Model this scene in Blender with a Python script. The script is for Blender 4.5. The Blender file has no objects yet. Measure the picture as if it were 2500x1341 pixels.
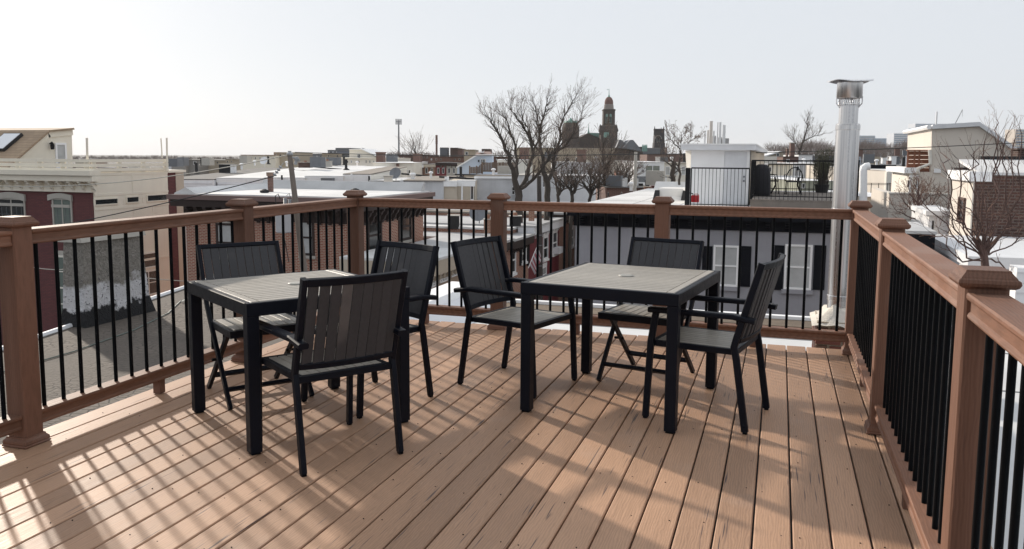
import bpy, math, random
from mathutils import Vector as V, Matrix
R = math.radians
SC = bpy.context.scene
COL = SC.collection
random.seed(7)
# ------------------------------------------------------------------ camera
CAM = V((-0.0994, 0.0, 1.4519))
CR = V((0.953441, 0.301475, 0.006764)).normalized()
CF = V((-0.298832, 0.947616, -0.112487)).normalized()
CU = CR.cross(CF).normalized()
CF = CU.cross(CR).normalized()
FPX, CXP, CYP = 2062.04, 1250.0, 614.55
cd = bpy.data.cameras.new('camera')
cd.sensor_width = 36.0
cd.lens = FPX / 2500 * 36.0
cd.shift_y = -(670.5 - CYP) / 2500
cd.clip_start = 0.05
cd.clip_end = 12000
cam = bpy.data.objects.new('camera', cd)
COL.objects.link(cam)
M = Matrix((CR, CU, -CF)).transposed().to_4x4()
M.translation = CAM
cam.matrix_world = M
SC.camera = cam
# ------------------------------------------------------------------ light
SUN_EL, SUN_AZ = 21.5, -55.0          # azimuth from +Y towards +X
sd = V((math.sin(R(SUN_AZ)) * math.cos(R(SUN_EL)), math.cos(R(SUN_AZ)) * math.cos(R(SUN_EL)), math.sin(R(SUN_EL))))
w = bpy.data.worlds.new('World')
SC.world = w
w.use_nodes = True
nt = w.node_tree
sky = nt.nodes.new('ShaderNodeTexSky')
sky.sky_type = 'NISHITA'
sky.sun_disc = False
sky.sun_elevation = R(SUN_EL)
sky.sun_rotation = R(SUN_AZ)
sky.air_density = 1.0
sky.dust_density = 1.5
sky.ozone_density = 1.0
bg = nt.nodes['Background']
hs = nt.nodes.new('ShaderNodeHueSaturation')
hs.inputs['Saturation'].default_value = 0.55
nt.links.new(sky.outputs[0], hs.inputs['Color'])
veil = nt.nodes.new('ShaderNodeMix')          # thin even cloud over the whole dome
veil.data_type = 'RGBA'
veil.inputs[0].default_value = 0.92
veil.inputs[7].default_value = (4.95, 5.2, 5.55, 1)
nt.links.new(hs.outputs[0], veil.inputs[6])
nt.links.new(veil.outputs[2], bg.inputs[0])
bg.inputs[1].default_value = 0.109
sl = bpy.data.lights.new('sun', 'SUN')
sl.energy = 3.3
sl.angle = R(1.4)
sl.color = (1.0, 0.9, 0.78)
so = bpy.data.objects.new('sun', sl)
so.rotation_euler = (-sd).to_track_quat('-Z', 'Y').to_euler()
COL.objects.link(so)
vs = SC.view_settings
vs.view_transform = 'Standard'
vs.look = 'None'
vs.exposure = 0.5
vs.gamma = 1.0
vs.use_curve_mapping = False

# ------------------------------------------------------------------ pixel rays of the photograph -> world points
FH = V((CF.x, CF.y, 0)).normalized()
def ray(u, v): return CF + CR * ((u - CXP) / FPX) - CU * ((v - CYP) / FPX)
def PY(u, v, Y): d = ray(u, v); return CAM + d * ((Y - CAM.y) / d.y)
def PX(u, v, X): d = ray(u, v); return CAM + d * ((X - CAM.x) / d.x)
def PZ(u, v, Z): d = ray(u, v); return CAM + d * ((Z - CAM.z) / d.z)
def PD(u, v, D): d = ray(u, v); return CAM + d * (D / d.dot(FH))

# ------------------------------------------------------------------ objects
def tag(o, label=None, cat=None, group=None, kind=None):
    if label: o['label'] = label
    if cat: o['category'] = cat
    if group: o['group'] = group
    if kind: o['kind'] = kind
    return o
ORG = {}
def thing(name, label, cat, loc=(0, 0, 0), group=None, rz=0.0, kind=None):
    o = bpy.data.objects.new(name, None)
    o.empty_display_size = 0.2
    COL.objects.link(o)
    o.location = loc
    o.rotation_euler = (0, 0, rz)
    ORG[o.name] = V(loc)
    return tag(o, label, cat, group, kind)
def org(o):
    while o.parent: o = o.parent
    return ORG.get(o.name, V((0, 0, 0)))
def dup(o, parent=None):
    c = o.copy()
    COL.objects.link(c)
    if parent:
        c.parent = parent
    for ch in list(o.children):
        dup(ch, c)
    return c

class MB:
    def __init__(s): s.v = []; s.f = []
    def add(s, vs, fs):
        n = len(s.v)
        s.v += [V(p) for p in vs]
        s.f += [tuple(i + n for i in f) for f in fs]
        return s
    def box(s, x0, x1, y0, y1, z0, z1):
        return s.hexa([(x0, y0, z0), (x1, y0, z0), (x1, y1, z0), (x0, y1, z0), (x0, y0, z1), (x1, y0, z1), (x1, y1, z1), (x0, y1, z1)])
    def hexa(s, p):
        return s.add(p, [(0, 3, 2, 1), (4, 5, 6, 7), (0, 1, 5, 4), (1, 2, 6, 5), (2, 3, 7, 6), (3, 0, 4, 7)])
    def quad(s, a, b, c, d): return s.add([a, b, c, d], [(0, 1, 2, 3)])
    def prism(s, poly, off):
        n = len(poly); off = V(off)
        a = [V(p) for p in poly]
        return s.add(a + [p + off for p in a], [tuple(range(n - 1, -1, -1)), tuple(range(n, 2 * n))] + [(i, (i + 1) % n, n + (i + 1) % n, n + i) for i in range(n)])
    def sweep(s, pts, secs, cap=True):
        n = len(secs[0])
        vs = [p for sec in secs for p in sec]
        fs = []
        for k in range(len(secs) - 1):
            for i in range(n):
                j = (i + 1) % n
                fs.append((k * n + i, k * n + j, (k + 1) * n + j, (k + 1) * n + i))
        if cap:
            fs.append(tuple(range(n - 1, -1, -1)))
            fs.append(tuple(range((len(secs) - 1) * n, len(secs) * n)))
        return s.add(vs, fs)
    def tube(s, pts, rad, n=6, cap=True):
        pts = [V(p) for p in pts]
        if not hasattr(rad, '__len__'): rad = [rad] * len(pts)
        secs = []
        t0 = (pts[1] - pts[0]).normalized()
        u = t0.cross(V((0, 0, 1)))
        if u.length < 1e-3: u = t0.cross(V((1, 0, 0)))
        u.normalize()
        for i, p in enumerate(pts):
            t = (pts[min(i + 1, len(pts) - 1)] - pts[max(i - 1, 0)]).normalized()
            u = (u - t * u.dot(t)).normalized()
            w2 = t.cross(u)
            secs.append([p + (u * math.cos(2 * math.pi * k / n) + w2 * math.sin(2 * math.pi * k / n)) * rad[i] for k in range(n)])
        return s.sweep(pts, secs, cap)
    def bar(s, pts, w, h, side=(0, 1, 0), c=0.004):
        """rectangular bar through pts, w along side, h across, chamfer c"""
        pts = [V(p) for p in pts]
        secs = []
        for i, p in enumerate(pts):
            t = (pts[min(i + 1, len(pts) - 1)] - pts[max(i - 1, 0)]).normalized()
            a = V(side); a = (a - t * a.dot(t)).normalized()
            b = t.cross(a)
            x, y = w / 2, h / 2
            secs.append([p + a * i2 + b * j2 for i2, j2 in ((-x + c, -y), (x - c, -y), (x, -y + c), (x, y - c), (x - c, y), (-x + c, y), (-x, y - c), (-x, -y + c))])
        return s.sweep(pts, secs)
    def rings(s, cx, cy, prof, n=4, rot=math.pi / 4, cap=True):
        """stack of n-gons (prof = [(z, half width)]); n = 4 gives square mouldings, large n a lathe"""
        k = math.sqrt(2) if n == 4 else 1
        secs = [[(cx + math.cos(rot + 2 * math.pi * i / n) * r * k, cy + math.sin(rot + 2 * math.pi * i / n) * r * k, z) for i in range(n)] for z, r in prof]
        return s.sweep(None, secs, cap)
    def build(s, name, mat, parent=None, smooth=False, kind=None, label=None):
        me = bpy.data.meshes.new(name)
        o0 = org(parent) if parent else V((0, 0, 0))
        me.from_pydata([tuple(p - o0) for p in s.v], [], s.f)
        me.materials.append(mat)
        me.update()
        if smooth:
            me.polygons.foreach_set('use_smooth', [True] * len(me.polygons))
            me.set_sharp_from_angle(angle=R(38))
        o = bpy.data.objects.new(name, me)
        COL.objects.link(o)
        if parent: o.parent = parent
        if kind: o['kind'] = kind
        if label: o['label'] = label
        return o
    def local(s, name, mat, parent, smooth=False):
        """mesh already in the parent's own coordinates"""
        keep = s.v
        o0 = org(parent)
        s.v = [p + o0 for p in keep]
        return s.build(name, mat, parent, smooth)

# ------------------------------------------------------------------ materials
MATS = {}
class NT:
    def __init__(s, name):
        s.m = bpy.data.materials.new(name)
        s.m.use_nodes = True
        s.t = s.m.node_tree
        s.p = s.t.nodes['Principled BSDF']
    def n(s, typ, **kw):
        nd = s.t.nodes.new('ShaderNode' + typ)
        for k, val in kw.items():
            if k.startswith('i_'):
                key = k[2:].replace('_', ' ')
                nd.inputs[int(key) if key.isdigit() else key].default_value = val
            else: setattr(nd, k, val)
        return nd
    def l(s, a, b): s.t.links.new(a, b)
    def math(s, op, a, b=None, clamp=False):
        nd = s.n('Math', operation=op); nd.use_clamp = clamp
        for i, x in enumerate((a, b)):
            if x is None: continue
            if isinstance(x, (int, float)): nd.inputs[i].default_value = x
            else: s.l(x, nd.inputs[i])
        return nd.outputs[0]
    def mix(s, fac, a, b, mode='MIX'):
        nd = s.n('Mix', data_type='RGBA', blend_type=mode)
        for i, x in ((0, fac), (6, a), (7, b)):
            if isinstance(x, (int, float)): nd.inputs[i].default_value = x
            elif isinstance(x, tuple): nd.inputs[i].default_value = (*x, 1) if len(x) == 3 else x
            else: s.l(x, nd.inputs[i])
        return nd.outputs[2]
    def ramp(s, x, lo, hi, a=0.0, b=1.0):
        nd = s.n('MapRange'); nd.clamp = True
        s.l(x, nd.inputs[0])
        for i, q in enumerate((lo, hi, a, b)): nd.inputs[i + 1].default_value = q
        return nd.outputs[0]
    def noise(s, vec, scale, detail=3.0, rough=0.55, dist=0.0):
        nd = s.n('TexNoise'); nd.inputs['Scale'].default_value = scale; nd.inputs['Detail'].default_value = detail
        nd.inputs['Roughness'].default_value = rough; nd.inputs['Distortion'].default_value = dist
        if vec is not None: s.l(vec, nd.inputs['Vector'])
        return nd.outputs[0]
    def scale(s, vec, sc):
        nd = s.n('Mapping'); nd.inputs['Scale'].default_value = sc
        s.l(vec, nd.inputs[0]); return nd.outputs[0]
    def bump(s, h, st=0.3, d=0.01):
        nd = s.n('Bump'); nd.inputs['Strength'].default_value = st; nd.inputs['Distance'].default_value = d
        s.l(h, nd.inputs['Height']); s.l(nd.outputs[0], s.p.inputs['Normal'])
    def wall(s):
        """(horizontal run, height) of a wall from world position and normal"""
        g = s.n('NewGeometry')
        sp = s.n('SeparateXYZ'); s.l(g.outputs['Position'], sp.inputs[0])
        sn = s.n('SeparateXYZ'); s.l(g.outputs['True Normal'], sn.inputs[0])
        f = s.math('GREATER_THAN', s.math('ABSOLUTE', sn.outputs[0]), s.math('ABSOLUTE', sn.outputs[1]))
        u = s.math('ADD', s.math('MULTIPLY', sp.outputs[1], f), s.math('MULTIPLY', sp.outputs[0], s.math('SUBTRACT', 1.0, f)))
        c = s.n('CombineXYZ'); s.l(u, c.inputs[0]); s.l(sp.outputs[2], c.inputs[1])
        return c.outputs[0], g.outputs['Position']
def vmul(c, k): return tuple(min(1, x * k) for x in c)
def paint(name, col, rough=0.6, var=0.15, scale=6.0, metal=0.0, bump=0.0, bscale=60, spec=0.5, streak=0.0):
    """painted, rendered or membrane surface: two noises of colour, optional rain streaks and grain"""
    if name in MATS: return MATS[name]
    t = NT(name)
    g = t.n('NewGeometry')
    pos = g.outputs['Position']
    a = t.noise(pos, scale, 4)
    b = t.noise(pos, scale * 0.13, 2)
    f = t.math('ADD', t.math('MULTIPLY', a, 0.5), t.math('MULTIPLY', b, 0.5))
    f = t.ramp(f, 0.3, 0.7)
    c = t.mix(f, vmul(col, 1 - var), vmul(col, 1 + var * 0.6))
    if streak:
        sv = t.noise(t.scale(pos, (3.0, 3.0, 0.15)), 1.0, 4)
        c = t.mix(t.ramp(sv, 0.5, 0.75, 0, streak), c, vmul(col, 0.45))
    t.l(c, t.p.inputs['Base Color'])
    t.l(t.ramp(a, 0.2, 0.8, max(0.02, rough - 0.08), min(1, rough + 0.08)), t.p.inputs['Roughness'])
    t.p.inputs['Metallic'].default_value = metal
    t.p.inputs['Specular IOR Level'].default_value = spec
    if bump:
        t.bump(t.noise(pos, bscale, 4), bump, 0.01)
    MATS[name] = t.m
    return t.m
def brick(name, col, col2, mortar, bw=0.21, bh=0.068, ms=0.012, var=0.5, streak=0.25):
    if name in MATS: return MATS[name]
    t = NT(name)
    uv, pos = t.wall()
    b = t.n('TexBrick')
    t.l(uv, b.inputs['Vector'])
    b.inputs['Color1'].default_value = (*col, 1)
    b.inputs['Color2'].default_value = (*col2, 1)
    b.inputs['Mortar'].default_value = (*mortar, 1)
    b.inputs['Scale'].default_value = 1.0
    b.inputs['Mortar Size'].default_value = ms
    b.inputs['Brick Width'].default_value = bw
    b.inputs['Row Height'].default_value = bh
    b.inputs['Bias'].default_value = -0.1
    n = t.noise(pos, 0.7, 5)
    c = t.mix(t.ramp(n, 0.4, 0.75, 0, streak), b.outputs[0], vmul(col, 0.45))
    t.l(c, t.p.inputs['Base Color'])
    t.p.inputs['Roughness'].default_value = 0.85
    t.bump(b.outputs['Fac'], -0.5, 0.01)
    MATS[name] = t.m
    return t.m
def composite(name, col, axis=1, dark=0.5, rough=0.6, spec=0.25, lo=0.68, hi=1.25):
    """wood-plastic composite board: brushed grain along one axis, dark smears, slow colour drift, per-board shade"""
    t = NT(name)
    tc = t.n('TexCoord')
    oi = t.n('ObjectInfo')
    av = t.n('VectorMath', operation='ADD')
    rv = t.n('CombineXYZ')
    for i in range(3): t.l(t.math('MULTIPLY', oi.outputs['Random'], 37.0 + 11 * i), rv.inputs[i])
    t.l(tc.outputs['Object'], av.inputs[0]); t.l(rv.outputs[0], av.inputs[1])
    vec = av.outputs[0]
    def st(k, q): s3 = [k, k, k]; s3[axis] = q; return t.scale(vec, tuple(s3))
    fine = t.noise(st(260, 5.0), 1.0, 4, 0.65)
    wavy = t.n('TexWave'); wavy.bands_direction = 'X'
    t.l(st(1.0, 0.22), wavy.inputs[0]); wavy.inputs['Scale'].default_value = 28; wavy.inputs['Distortion'].default_value = 9; wavy.inputs['Detail'].default_value = 3
    wavy.inputs['Detail Scale'].default_value = 1.2
    slow = t.noise(st(3.0, 0.7), 1.0, 3)
    smear = t.noise(st(130, 3.6), 1.0, 1.0, 0.3)
    smear = t.math('MULTIPLY', smear, t.ramp(t.noise(st(9, 1.1), 1.0, 1), 0.42, 0.6, 0.8, 1.0))
    f = t.math('ADD', t.math('MULTIPLY', fine, 0.45), t.math('ADD', t.math('MULTIPLY', wavy.outputs[0], 0.14), t.math('MULTIPLY', slow, 0.42)))
    f = t.math('ADD', f, t.math('MULTIPLY', t.math('SUBTRACT', oi.outputs['Random'], 0.5), 0.34))
    c = t.mix(t.ramp(f, 0.28, 0.75), vmul(col, lo), vmul(col, hi))
    c = t.mix(t.ramp(smear, 0.645, 0.72, 0, dark), c, (0.035, 0.032, 0.04))
    gap = t.noise(vec, 1.3, 4)
    c = t.mix(t.ramp(gap, 0.62, 0.8, 0, 0.25), c, (0.5, 0.44, 0.4))
    t.l(c, t.p.inputs['Base Color'])
    t.l(t.ramp(fine, 0.3, 0.7, rough - 0.1, rough + 0.1), t.p.inputs['Roughness'])
    t.p.inputs['Specular IOR Level'].default_value = spec
    t.bump(t.math('ADD', fine, t.math('MULTIPLY', wavy.outputs[0], 0.5)), 0.35, 0.0015)
    MATS[name] = t.m
    return t.m
deck_mat = composite('deck_composite', (0.43, 0.262, 0.168), 1, 0.8, 0.56, 0.27)
rail_mat_x = composite('rail_composite_x', (0.205, 0.104, 0.067), 0, 0.12)
rail_mat_y = composite('rail_composite_y', (0.205, 0.104, 0.067), 1, 0.12)
post_mat = composite('post_composite', (0.17, 0.087, 0.058), 2, 0.12)
slat_mat = composite('furniture_slat', (0.34, 0.31, 0.265), 0, 0.0, 0.42, 0.45, 0.85, 1.1)
back_mat = composite('furniture_back_slat', (0.05, 0.05, 0.054), 2, 0.0, 0.5, 0.3, 0.88, 1.1)
frame_mat = paint('navy_black_frame', (0.006, 0.0075, 0.013), 0.45, 0.2, 30, spec=0.14)
iron_mat = paint('black_baluster', (0.004, 0.005, 0.0065), 0.4, 0.2, 20, spec=0.07)
iron2_mat = paint('black_iron', (0.012, 0.012, 0.014), 0.5, 0.2, 20, spec=0.15)
hub_mat = paint('grey_hub', (0.32, 0.31, 0.28), 0.5)
white_roof = paint('white_membrane', (0.66, 0.66, 0.655), 0.7, 0.24, 1.2, bump=0.12, bscale=14, streak=0.0)
silver_roof = paint('silver_coated_roof', (0.5, 0.5, 0.5), 0.6, 0.25, 1.0, bump=0.1, bscale=8)
tan_roof = paint('gravel_tan_roof', (0.24, 0.21, 0.18), 0.9, 0.25, 3, bump=0.3)
black_tar = paint('black_tar', (0.012, 0.012, 0.014), 0.7, 0.4, 5, bump=0.3, bscale=20)
grey_stucco = paint('grey_stucco', (0.33, 0.33, 0.36), 0.9, 0.12, 3, bump=0.4, bscale=50, streak=0.15)
pale_stucco = paint('pale_grey_stucco', (0.6, 0.605, 0.62), 0.9, 0.25, 1.0, bump=0.4, bscale=30, streak=0.3)
beige_stucco = paint('beige_stucco', (0.68, 0.62, 0.55), 0.9, 0.06, 2, bump=0.25, bscale=60, streak=0.08)
tan_wall = paint('tan_wall', (0.55, 0.48, 0.39), 0.9, 0.1, 2, streak=0.1)
cream = paint('cream_paint', (0.8, 0.745, 0.63), 0.6, 0.06, 2, streak=0.08)
cream_pale = paint('pale_cream', (0.8, 0.76, 0.68), 0.7, 0.08, 1.5, streak=0.15)
white = paint('white_paint', (0.88, 0.88, 0.88), 0.5, 0.06, 3, streak=0.08)
grey_white = paint('grey_white_paint', (0.74, 0.75, 0.77), 0.6, 0.1, 3, streak=0.1)
dark_cornice = paint('brown_cornice', (0.042, 0.03, 0.028), 0.6, 0.2, 4, spec=0.2)
cornice_edge = paint('brown_cornice_edge', (0.17, 0.11, 0.1), 0.55, 0.2, 4)
black_cornice = paint('black_cornice', (0.008, 0.009, 0.013), 0.6, 0.3, 4, spec=0.1)
glass = paint('window_glass', (0.018, 0.024, 0.028), 0.06, 0.5, 1.5, spec=0.8)
glass_pale = paint('window_blind', (0.48, 0.49, 0.49), 0.12, 0.3, 2.5, spec=0.7)
glass_green = paint('window_curtain_green', (0.16, 0.2, 0.18), 0.1, 0.3, 2, spec=0.7)
lead = paint('grey_metal', (0.2, 0.21, 0.23), 0.5, 0.2, 3, metal=0.4)
stone = paint('lintel_stone', (0.45, 0.43, 0.39), 0.85, 0.1, 5, bump=0.2)
wood_grey = paint('weathered_wood', (0.22, 0.19, 0.165), 0.9, 0.3, 3, bump=0.4, bscale=25, streak=0.4)
wood_brown = paint('brown_fence_wood', (0.2, 0.15, 0.115), 0.85, 0.2, 5, streak=0.3)
red_wood = paint('red_cedar', (0.26, 0.1, 0.055), 0.7, 0.25, 4, streak=0.2)
bark = paint('tree_bark', (0.06, 0.05, 0.043), 0.95, 0.35, 8, bump=0.5, bscale=30)
twig = paint('tree_twig', (0.16, 0.122, 0.1), 0.95, 0.3, 3)
twig_red = paint('reddish_twig', (0.22, 0.13, 0.095), 0.9, 0.3, 3)
slate = paint('grey_slate_roof', (0.15, 0.16, 0.175), 0.7, 0.2, 2)
copper = paint('green_copper', (0.2, 0.36, 0.31), 0.7, 0.2, 1)
church_stone = paint('church_brownstone', (0.085, 0.068, 0.06), 0.95, 0.3, 0.6)
dome_brick = paint('dome_brick', (0.18, 0.1, 0.085), 0.9, 0.2, 1)
dark_stone = paint('soot_dark_stone', (0.05, 0.045, 0.05), 0.95, 0.3, 0.6)
blue_siding = paint('pale_blue_siding', (0.56, 0.64, 0.74), 0.7, 0.06, 2)
red_plastic = paint('red_plastic', (0.45, 0.012, 0.02), 0.4, 0.1, 5)
black_cloth = paint('black_cover', (0.012, 0.012, 0.017), 0.75, 0.3, 3)
blue_plastic = paint('blue_tarpaulin', (0.05, 0.14, 0.4), 0.6, 0.2, 2)
cable_mat = paint('black_cable', (0.02, 0.02, 0.02), 0.6)
cable_pale = paint('pale_cable', (0.5, 0.48, 0.42), 0.6)
cable_green = paint('green_cable', (0.12, 0.15, 0.135), 0.6)
brick_red = brick('red_brick', (0.31, 0.098, 0.056), (0.23, 0.066, 0.04), (0.46, 0.38, 0.31), bw=0.2)
brick_maroon = brick('maroon_brick', (0.15, 0.045, 0.045), (0.11, 0.034, 0.037), (0.08, 0.034, 0.036), ms=0.009)
brick_dark = brick('dark_brown_brick', (0.09, 0.04, 0.03), (0.05, 0.026, 0.022), (0.13, 0.1, 0.085))
brick_brown = brick('brown_brick', (0.17, 0.08, 0.06), (0.12, 0.06, 0.05), (0.2, 0.15, 0.13))
brick_orange = brick('orange_brick', (0.3, 0.13, 0.08), (0.24, 0.1, 0.065), (0.36, 0.28, 0.22))
maroon_paint = paint('maroon_paint', (0.16, 0.022, 0.03), 0.6, 0.15, 2)
shingle = brick('tan_shingle', (0.38, 0.28, 0.19), (0.3, 0.22, 0.15), (0.22, 0.16, 0.11), bw=0.3, bh=0.12, ms=0.008)
asphalt = paint('street_asphalt', (0.055, 0.053, 0.052), 0.95, 0.25, 0.4)
insul = paint('insulator_porcelain', (0.4, 0.42, 0.44), 0.3)
# cracked tar roof with its own fissures
t = NT('cracked_tar_roof')
g = t.n('NewGeometry')
vo = t.n('TexVoronoi', feature='DISTANCE_TO_EDGE'); t.l(g.outputs['Position'], vo.inputs['Vector']); vo.inputs['Scale'].default_value = 11
na = t.noise(g.outputs['Position'], 0.9, 5); nb = t.noise(g.outputs['Position'], 30, 4)
msk = t.ramp(na, 0.42, 0.6)
crk = t.math('MULTIPLY', t.ramp(vo.outputs[0], 0.0, 0.09, 1, 0), msk)
c = t.mix(t.ramp(t.math('ADD', t.math('MULTIPLY', na, 0.6), t.math('MULTIPLY', nb, 0.4)), 0.35, 0.65), (0.06, 0.049, 0.04), (0.15, 0.123, 0.1))
c = t.mix(t.math('MULTIPLY', crk, 0.75), c, (0.03, 0.026, 0.022))
t.l(c, t.p.inputs['Base Color']); t.p.inputs['Roughness'].default_value = 0.9
t.bump(t.math('SUBTRACT', nb, t.math('MULTIPLY', crk, 1.2)), 0.6, 0.012)
cracked_tar = t.m
# old chimney render: bare grey, whitewashed skirt, black tar foot
t = NT('whitewashed_stucco')
g = t.n('NewGeometry'); sp = t.n('SeparateXYZ'); t.l(g.outputs['Position'], sp.inputs[0])
n1 = t.noise(g.outputs['Position'], 5, 5); n2 = t.noise(g.outputs['Position'], 24, 4, dist=1.2)
zz = t.math('ADD', sp.outputs[2], t.math('MULTIPLY', t.math('SUBTRACT', n1, 0.5), 0.45))
c = t.mix(t.ramp(n2, 0.35, 0.65), (0.17, 0.16, 0.14), (0.3, 0.28, 0.255))
c = t.mix(t.ramp(zz, -0.16, -0.1, 1, 0), c, (0.6, 0.6, 0.62))
c = t.mix(t.math('MULTIPLY', t.ramp(n2, 0.6, 0.66), t.ramp(zz, 0.0, 0.02, 1, 0)), c, (0.05, 0.05, 0.055))
c = t.mix(t.ramp(zz, -0.43, -0.4, 1, 0), c, (0.012, 0.012, 0.014))
t.l(c, t.p.inputs['Base Color']); t.p.inputs['Roughness'].default_value = 0.9
t.bump(t.math('ADD', n2, n1), 0.9, 0.05)
chimney_stucco = t.m

# galvanised pipe: reflections painted as vertical streaks in colour and gloss, faint spangle
t = NT('galvanised_steel')
g = t.n('NewGeometry')
st_ = t.noise(t.scale(g.outputs['Position'], (55, 55, .6)), 1.0, 3)
sp_ = t.noise(g.outputs['Position'], 60, 2)
c = t.mix(t.ramp(st_, .35, .65), (.5, .5, .515), (.82, .81, .8))
t.l(c, t.p.inputs['Base Color'])
t.l(t.math('ADD', t.ramp(st_, .3, .7, .2, .36), t.math('MULTIPLY', sp_, .06)), t.p.inputs['Roughness'])
t.p.inputs['Metallic'].default_value = 1.0
t.p.inputs['Anisotropic'].default_value = 0.4
galv = t.m
# ================================================================== the deck
GZ = -9.6
P_ = 0.145
BX0, BX1 = -26, 5
deck = thing('deck', None, None, (0, 0, 0), kind='structure')
YB0, YB1 = -2.4, 6.80
for k in range(BX0, BX1):
    x0, x1 = k * P_ + 0.004, (k + 1) * P_ - 0.004
    m = MB()
    dz = random.uniform(-0.0012, 0.0012)
    e = random.uniform(-0.006, 0.006)
    c = 0.004
    sec = [(x0, -0.024), (x1, -0.024), (x1, -c), (x1 - c, 0), (x0 + c, 0), (x0, -c)]
    m.prism([(a, YB0, b + dz) for a, b in sec][::-1], (0, YB1 + e - YB0, 0))
    m.build('board', deck_mat, deck)
m = MB()
y = YB0 + 0.1
while y < YB1:
    m.box(BX0 * P_ + 0.02, BX1 * P_ - 0.02, y, y + 0.04, -0.19, -0.0265); y += 0.4
m.box(BX0 * P_ + 0.01, BX0 * P_ + 0.03, YB0, YB1 - 0.02, -0.3, -0.027)
m.box(BX0 * P_ + 0.04, BX1 * P_ - 0.01, YB1 - 0.06, YB1 - 0.03, -0.17, -0.027)
m.build('joist', wood_grey, deck, kind='stuff')
MB().box(BX0 * P_ + .045, BX1 * P_ - .03, YB0 + .02, YB1 - .07, -.0262, -.0252).build('gap_shade_sheet', black_tar, deck)  # black sheet added under the boards to make the gaps look deeply shaded
m = MB()
for k in range(BX0, BX1):
    y = YB0 + 0.12
    while y < YB1:
        if random.random() < 0.75:
            cx = (k + 0.5) * P_ + random.choice((-0.035, 0.03)) + random.uniform(-.012, .012); cy = y + random.uniform(-.03, .03)
            m.rings(cx, cy, [(-0.001, 0.0032), (0.0022, 0.0028)], 5)
        y += 0.4
m.build('screw_head', iron_mat, deck, kind='stuff')

# ------------------------------------------------------------------ railings
RT0, RT1 = 1.003, 1.078          # top rail
RL0, RL1 = 0.088, 0.163          # bottom rail
PW = 0.056
def railing(label, grp=None):
    return thing('deck_railing', label, 'railing', (0, 0, 0))
def post(root, x, y):
    m = MB(); w = PW; c = 0.006
    m.sweep(None, [[(x + a, y + b, z) for a, b in ((-w + c, -w), (w - c, -w), (w, -w + c), (w, w - c), (w - c, w), (-w + c, w), (-w, w - c), (-w, -w + c))] for z in (0.002, 1.095)])
    p = m.build('post', post_mat, root)
    MB().rings(x, y, [(1.092, 0.066), (1.098, 0.075), (1.107, 0.079), (1.116, 0.077), (1.12, 0.071), (1.124, 0.069), (1.137, 0.058), (1.141, 0.057), (1.1425, 0.055)]).build('post_cap', post_mat, p)
    MB().rings(x, y, [(0.003, 0.076), (0.009, 0.077), (0.014, 0.072), (0.02, 0.074), (0.032, 0.072), (0.042, 0.062), (0.05, 0.0605)]).build('base_trim', post_mat, p)
    return p
# profile of a rail across its run: flat cap with rounded nose, recessed web, foot bead
def rail_prof(w, z0, z1):
    h = z1 - z0
    half = [(w * .36, z0), (w * .43, z0 + .002), (w * .455, z0 + .008), (w * .43, z0 + .016), (w * .385, z0 + .021), (w * .385, z1 - .026), (w * .41, z1 - .022), (w * .47, z1 - .02), (w * .5, z1 - .014), (w * .5, z1 - .006), (w * .465, z1)]
    return [(a, z) for a, z in half] + [(-a, z) for a, z in half[::-1]]
def span(root, a, b, n, sup=None):
    """rails and balusters from post centre a to post centre b"""
    a = V((*a, 0)); b = V((*b, 0))
    d = (b - a).normalized(); s = d.cross(V((0, 0, 1)))
    a2 = a + d * (PW + .001); b2 = b - d * (PW + .001)
    mat = rail_mat_y if abs(d.y) > .5 else rail_mat_x
    for nm, wd, z0, z1 in (('top_rail', .106, RT0, RT1), ('bottom_rail', .09, RL0, RL1)):
        pr = rail_prof(wd, z0, z1)
        m = MB(); m.sweep(None, [[q + s * x + V((0, 0, z)) for x, z in pr] for q in (a2, b2)]); m.build(nm, mat, root)
    L = (b2 - a2).length
    for i in range(n):
        q = a2 + d * (L * (i + .5) / n)
        m = MB(); m.tube([(q.x, q.y, RL1 - .004), (q.x, q.y, RT0 + .006)], .0105, 10); m.build('baluster', iron_mat, root, smooth=True)
    q = a2 + d * (L * (sup if sup else .5))
    MB().box(q.x - .024, q.x + .024, q.y - .024, q.y + .024, 0.003, RL0 + .003).build('support_block', post_mat, root)
LX, RX, BY = -3.655, 0.469, 6.676
rl = railing('brown railing along the left edge, above the cracked tar roof')
ly = [-0.55, 1.34, 3.187, 5.03]
for y in ly: post(rl, LX, y)
for i in range(3): span(rl, (LX, ly[i]), (LX, ly[i + 1]), 14, .52)
span(rl, (LX, ly[3]), (LX, BY), 12)
rb = railing('brown railing across the far edge of the deck, facing the camera')
bx = [LX, -2.322, -0.965, RX]
for x in bx: post(rb, x, BY)
for i in range(3): span(rb, (bx[i], BY), (bx[i + 1], BY), 11)
rr = railing('sunlit brown railing running down the right edge of the deck')
ry = [0.75, 2.69, 4.778]
for y in ry: post(rr, RX, y)
span(rr, (RX, ry[2]), (RX, BY), 16)
span(rr, (RX, ry[1]), (RX, ry[2]), 17)
span(rr, (RX, ry[0]), (RX, ry[1]), 15)

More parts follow.
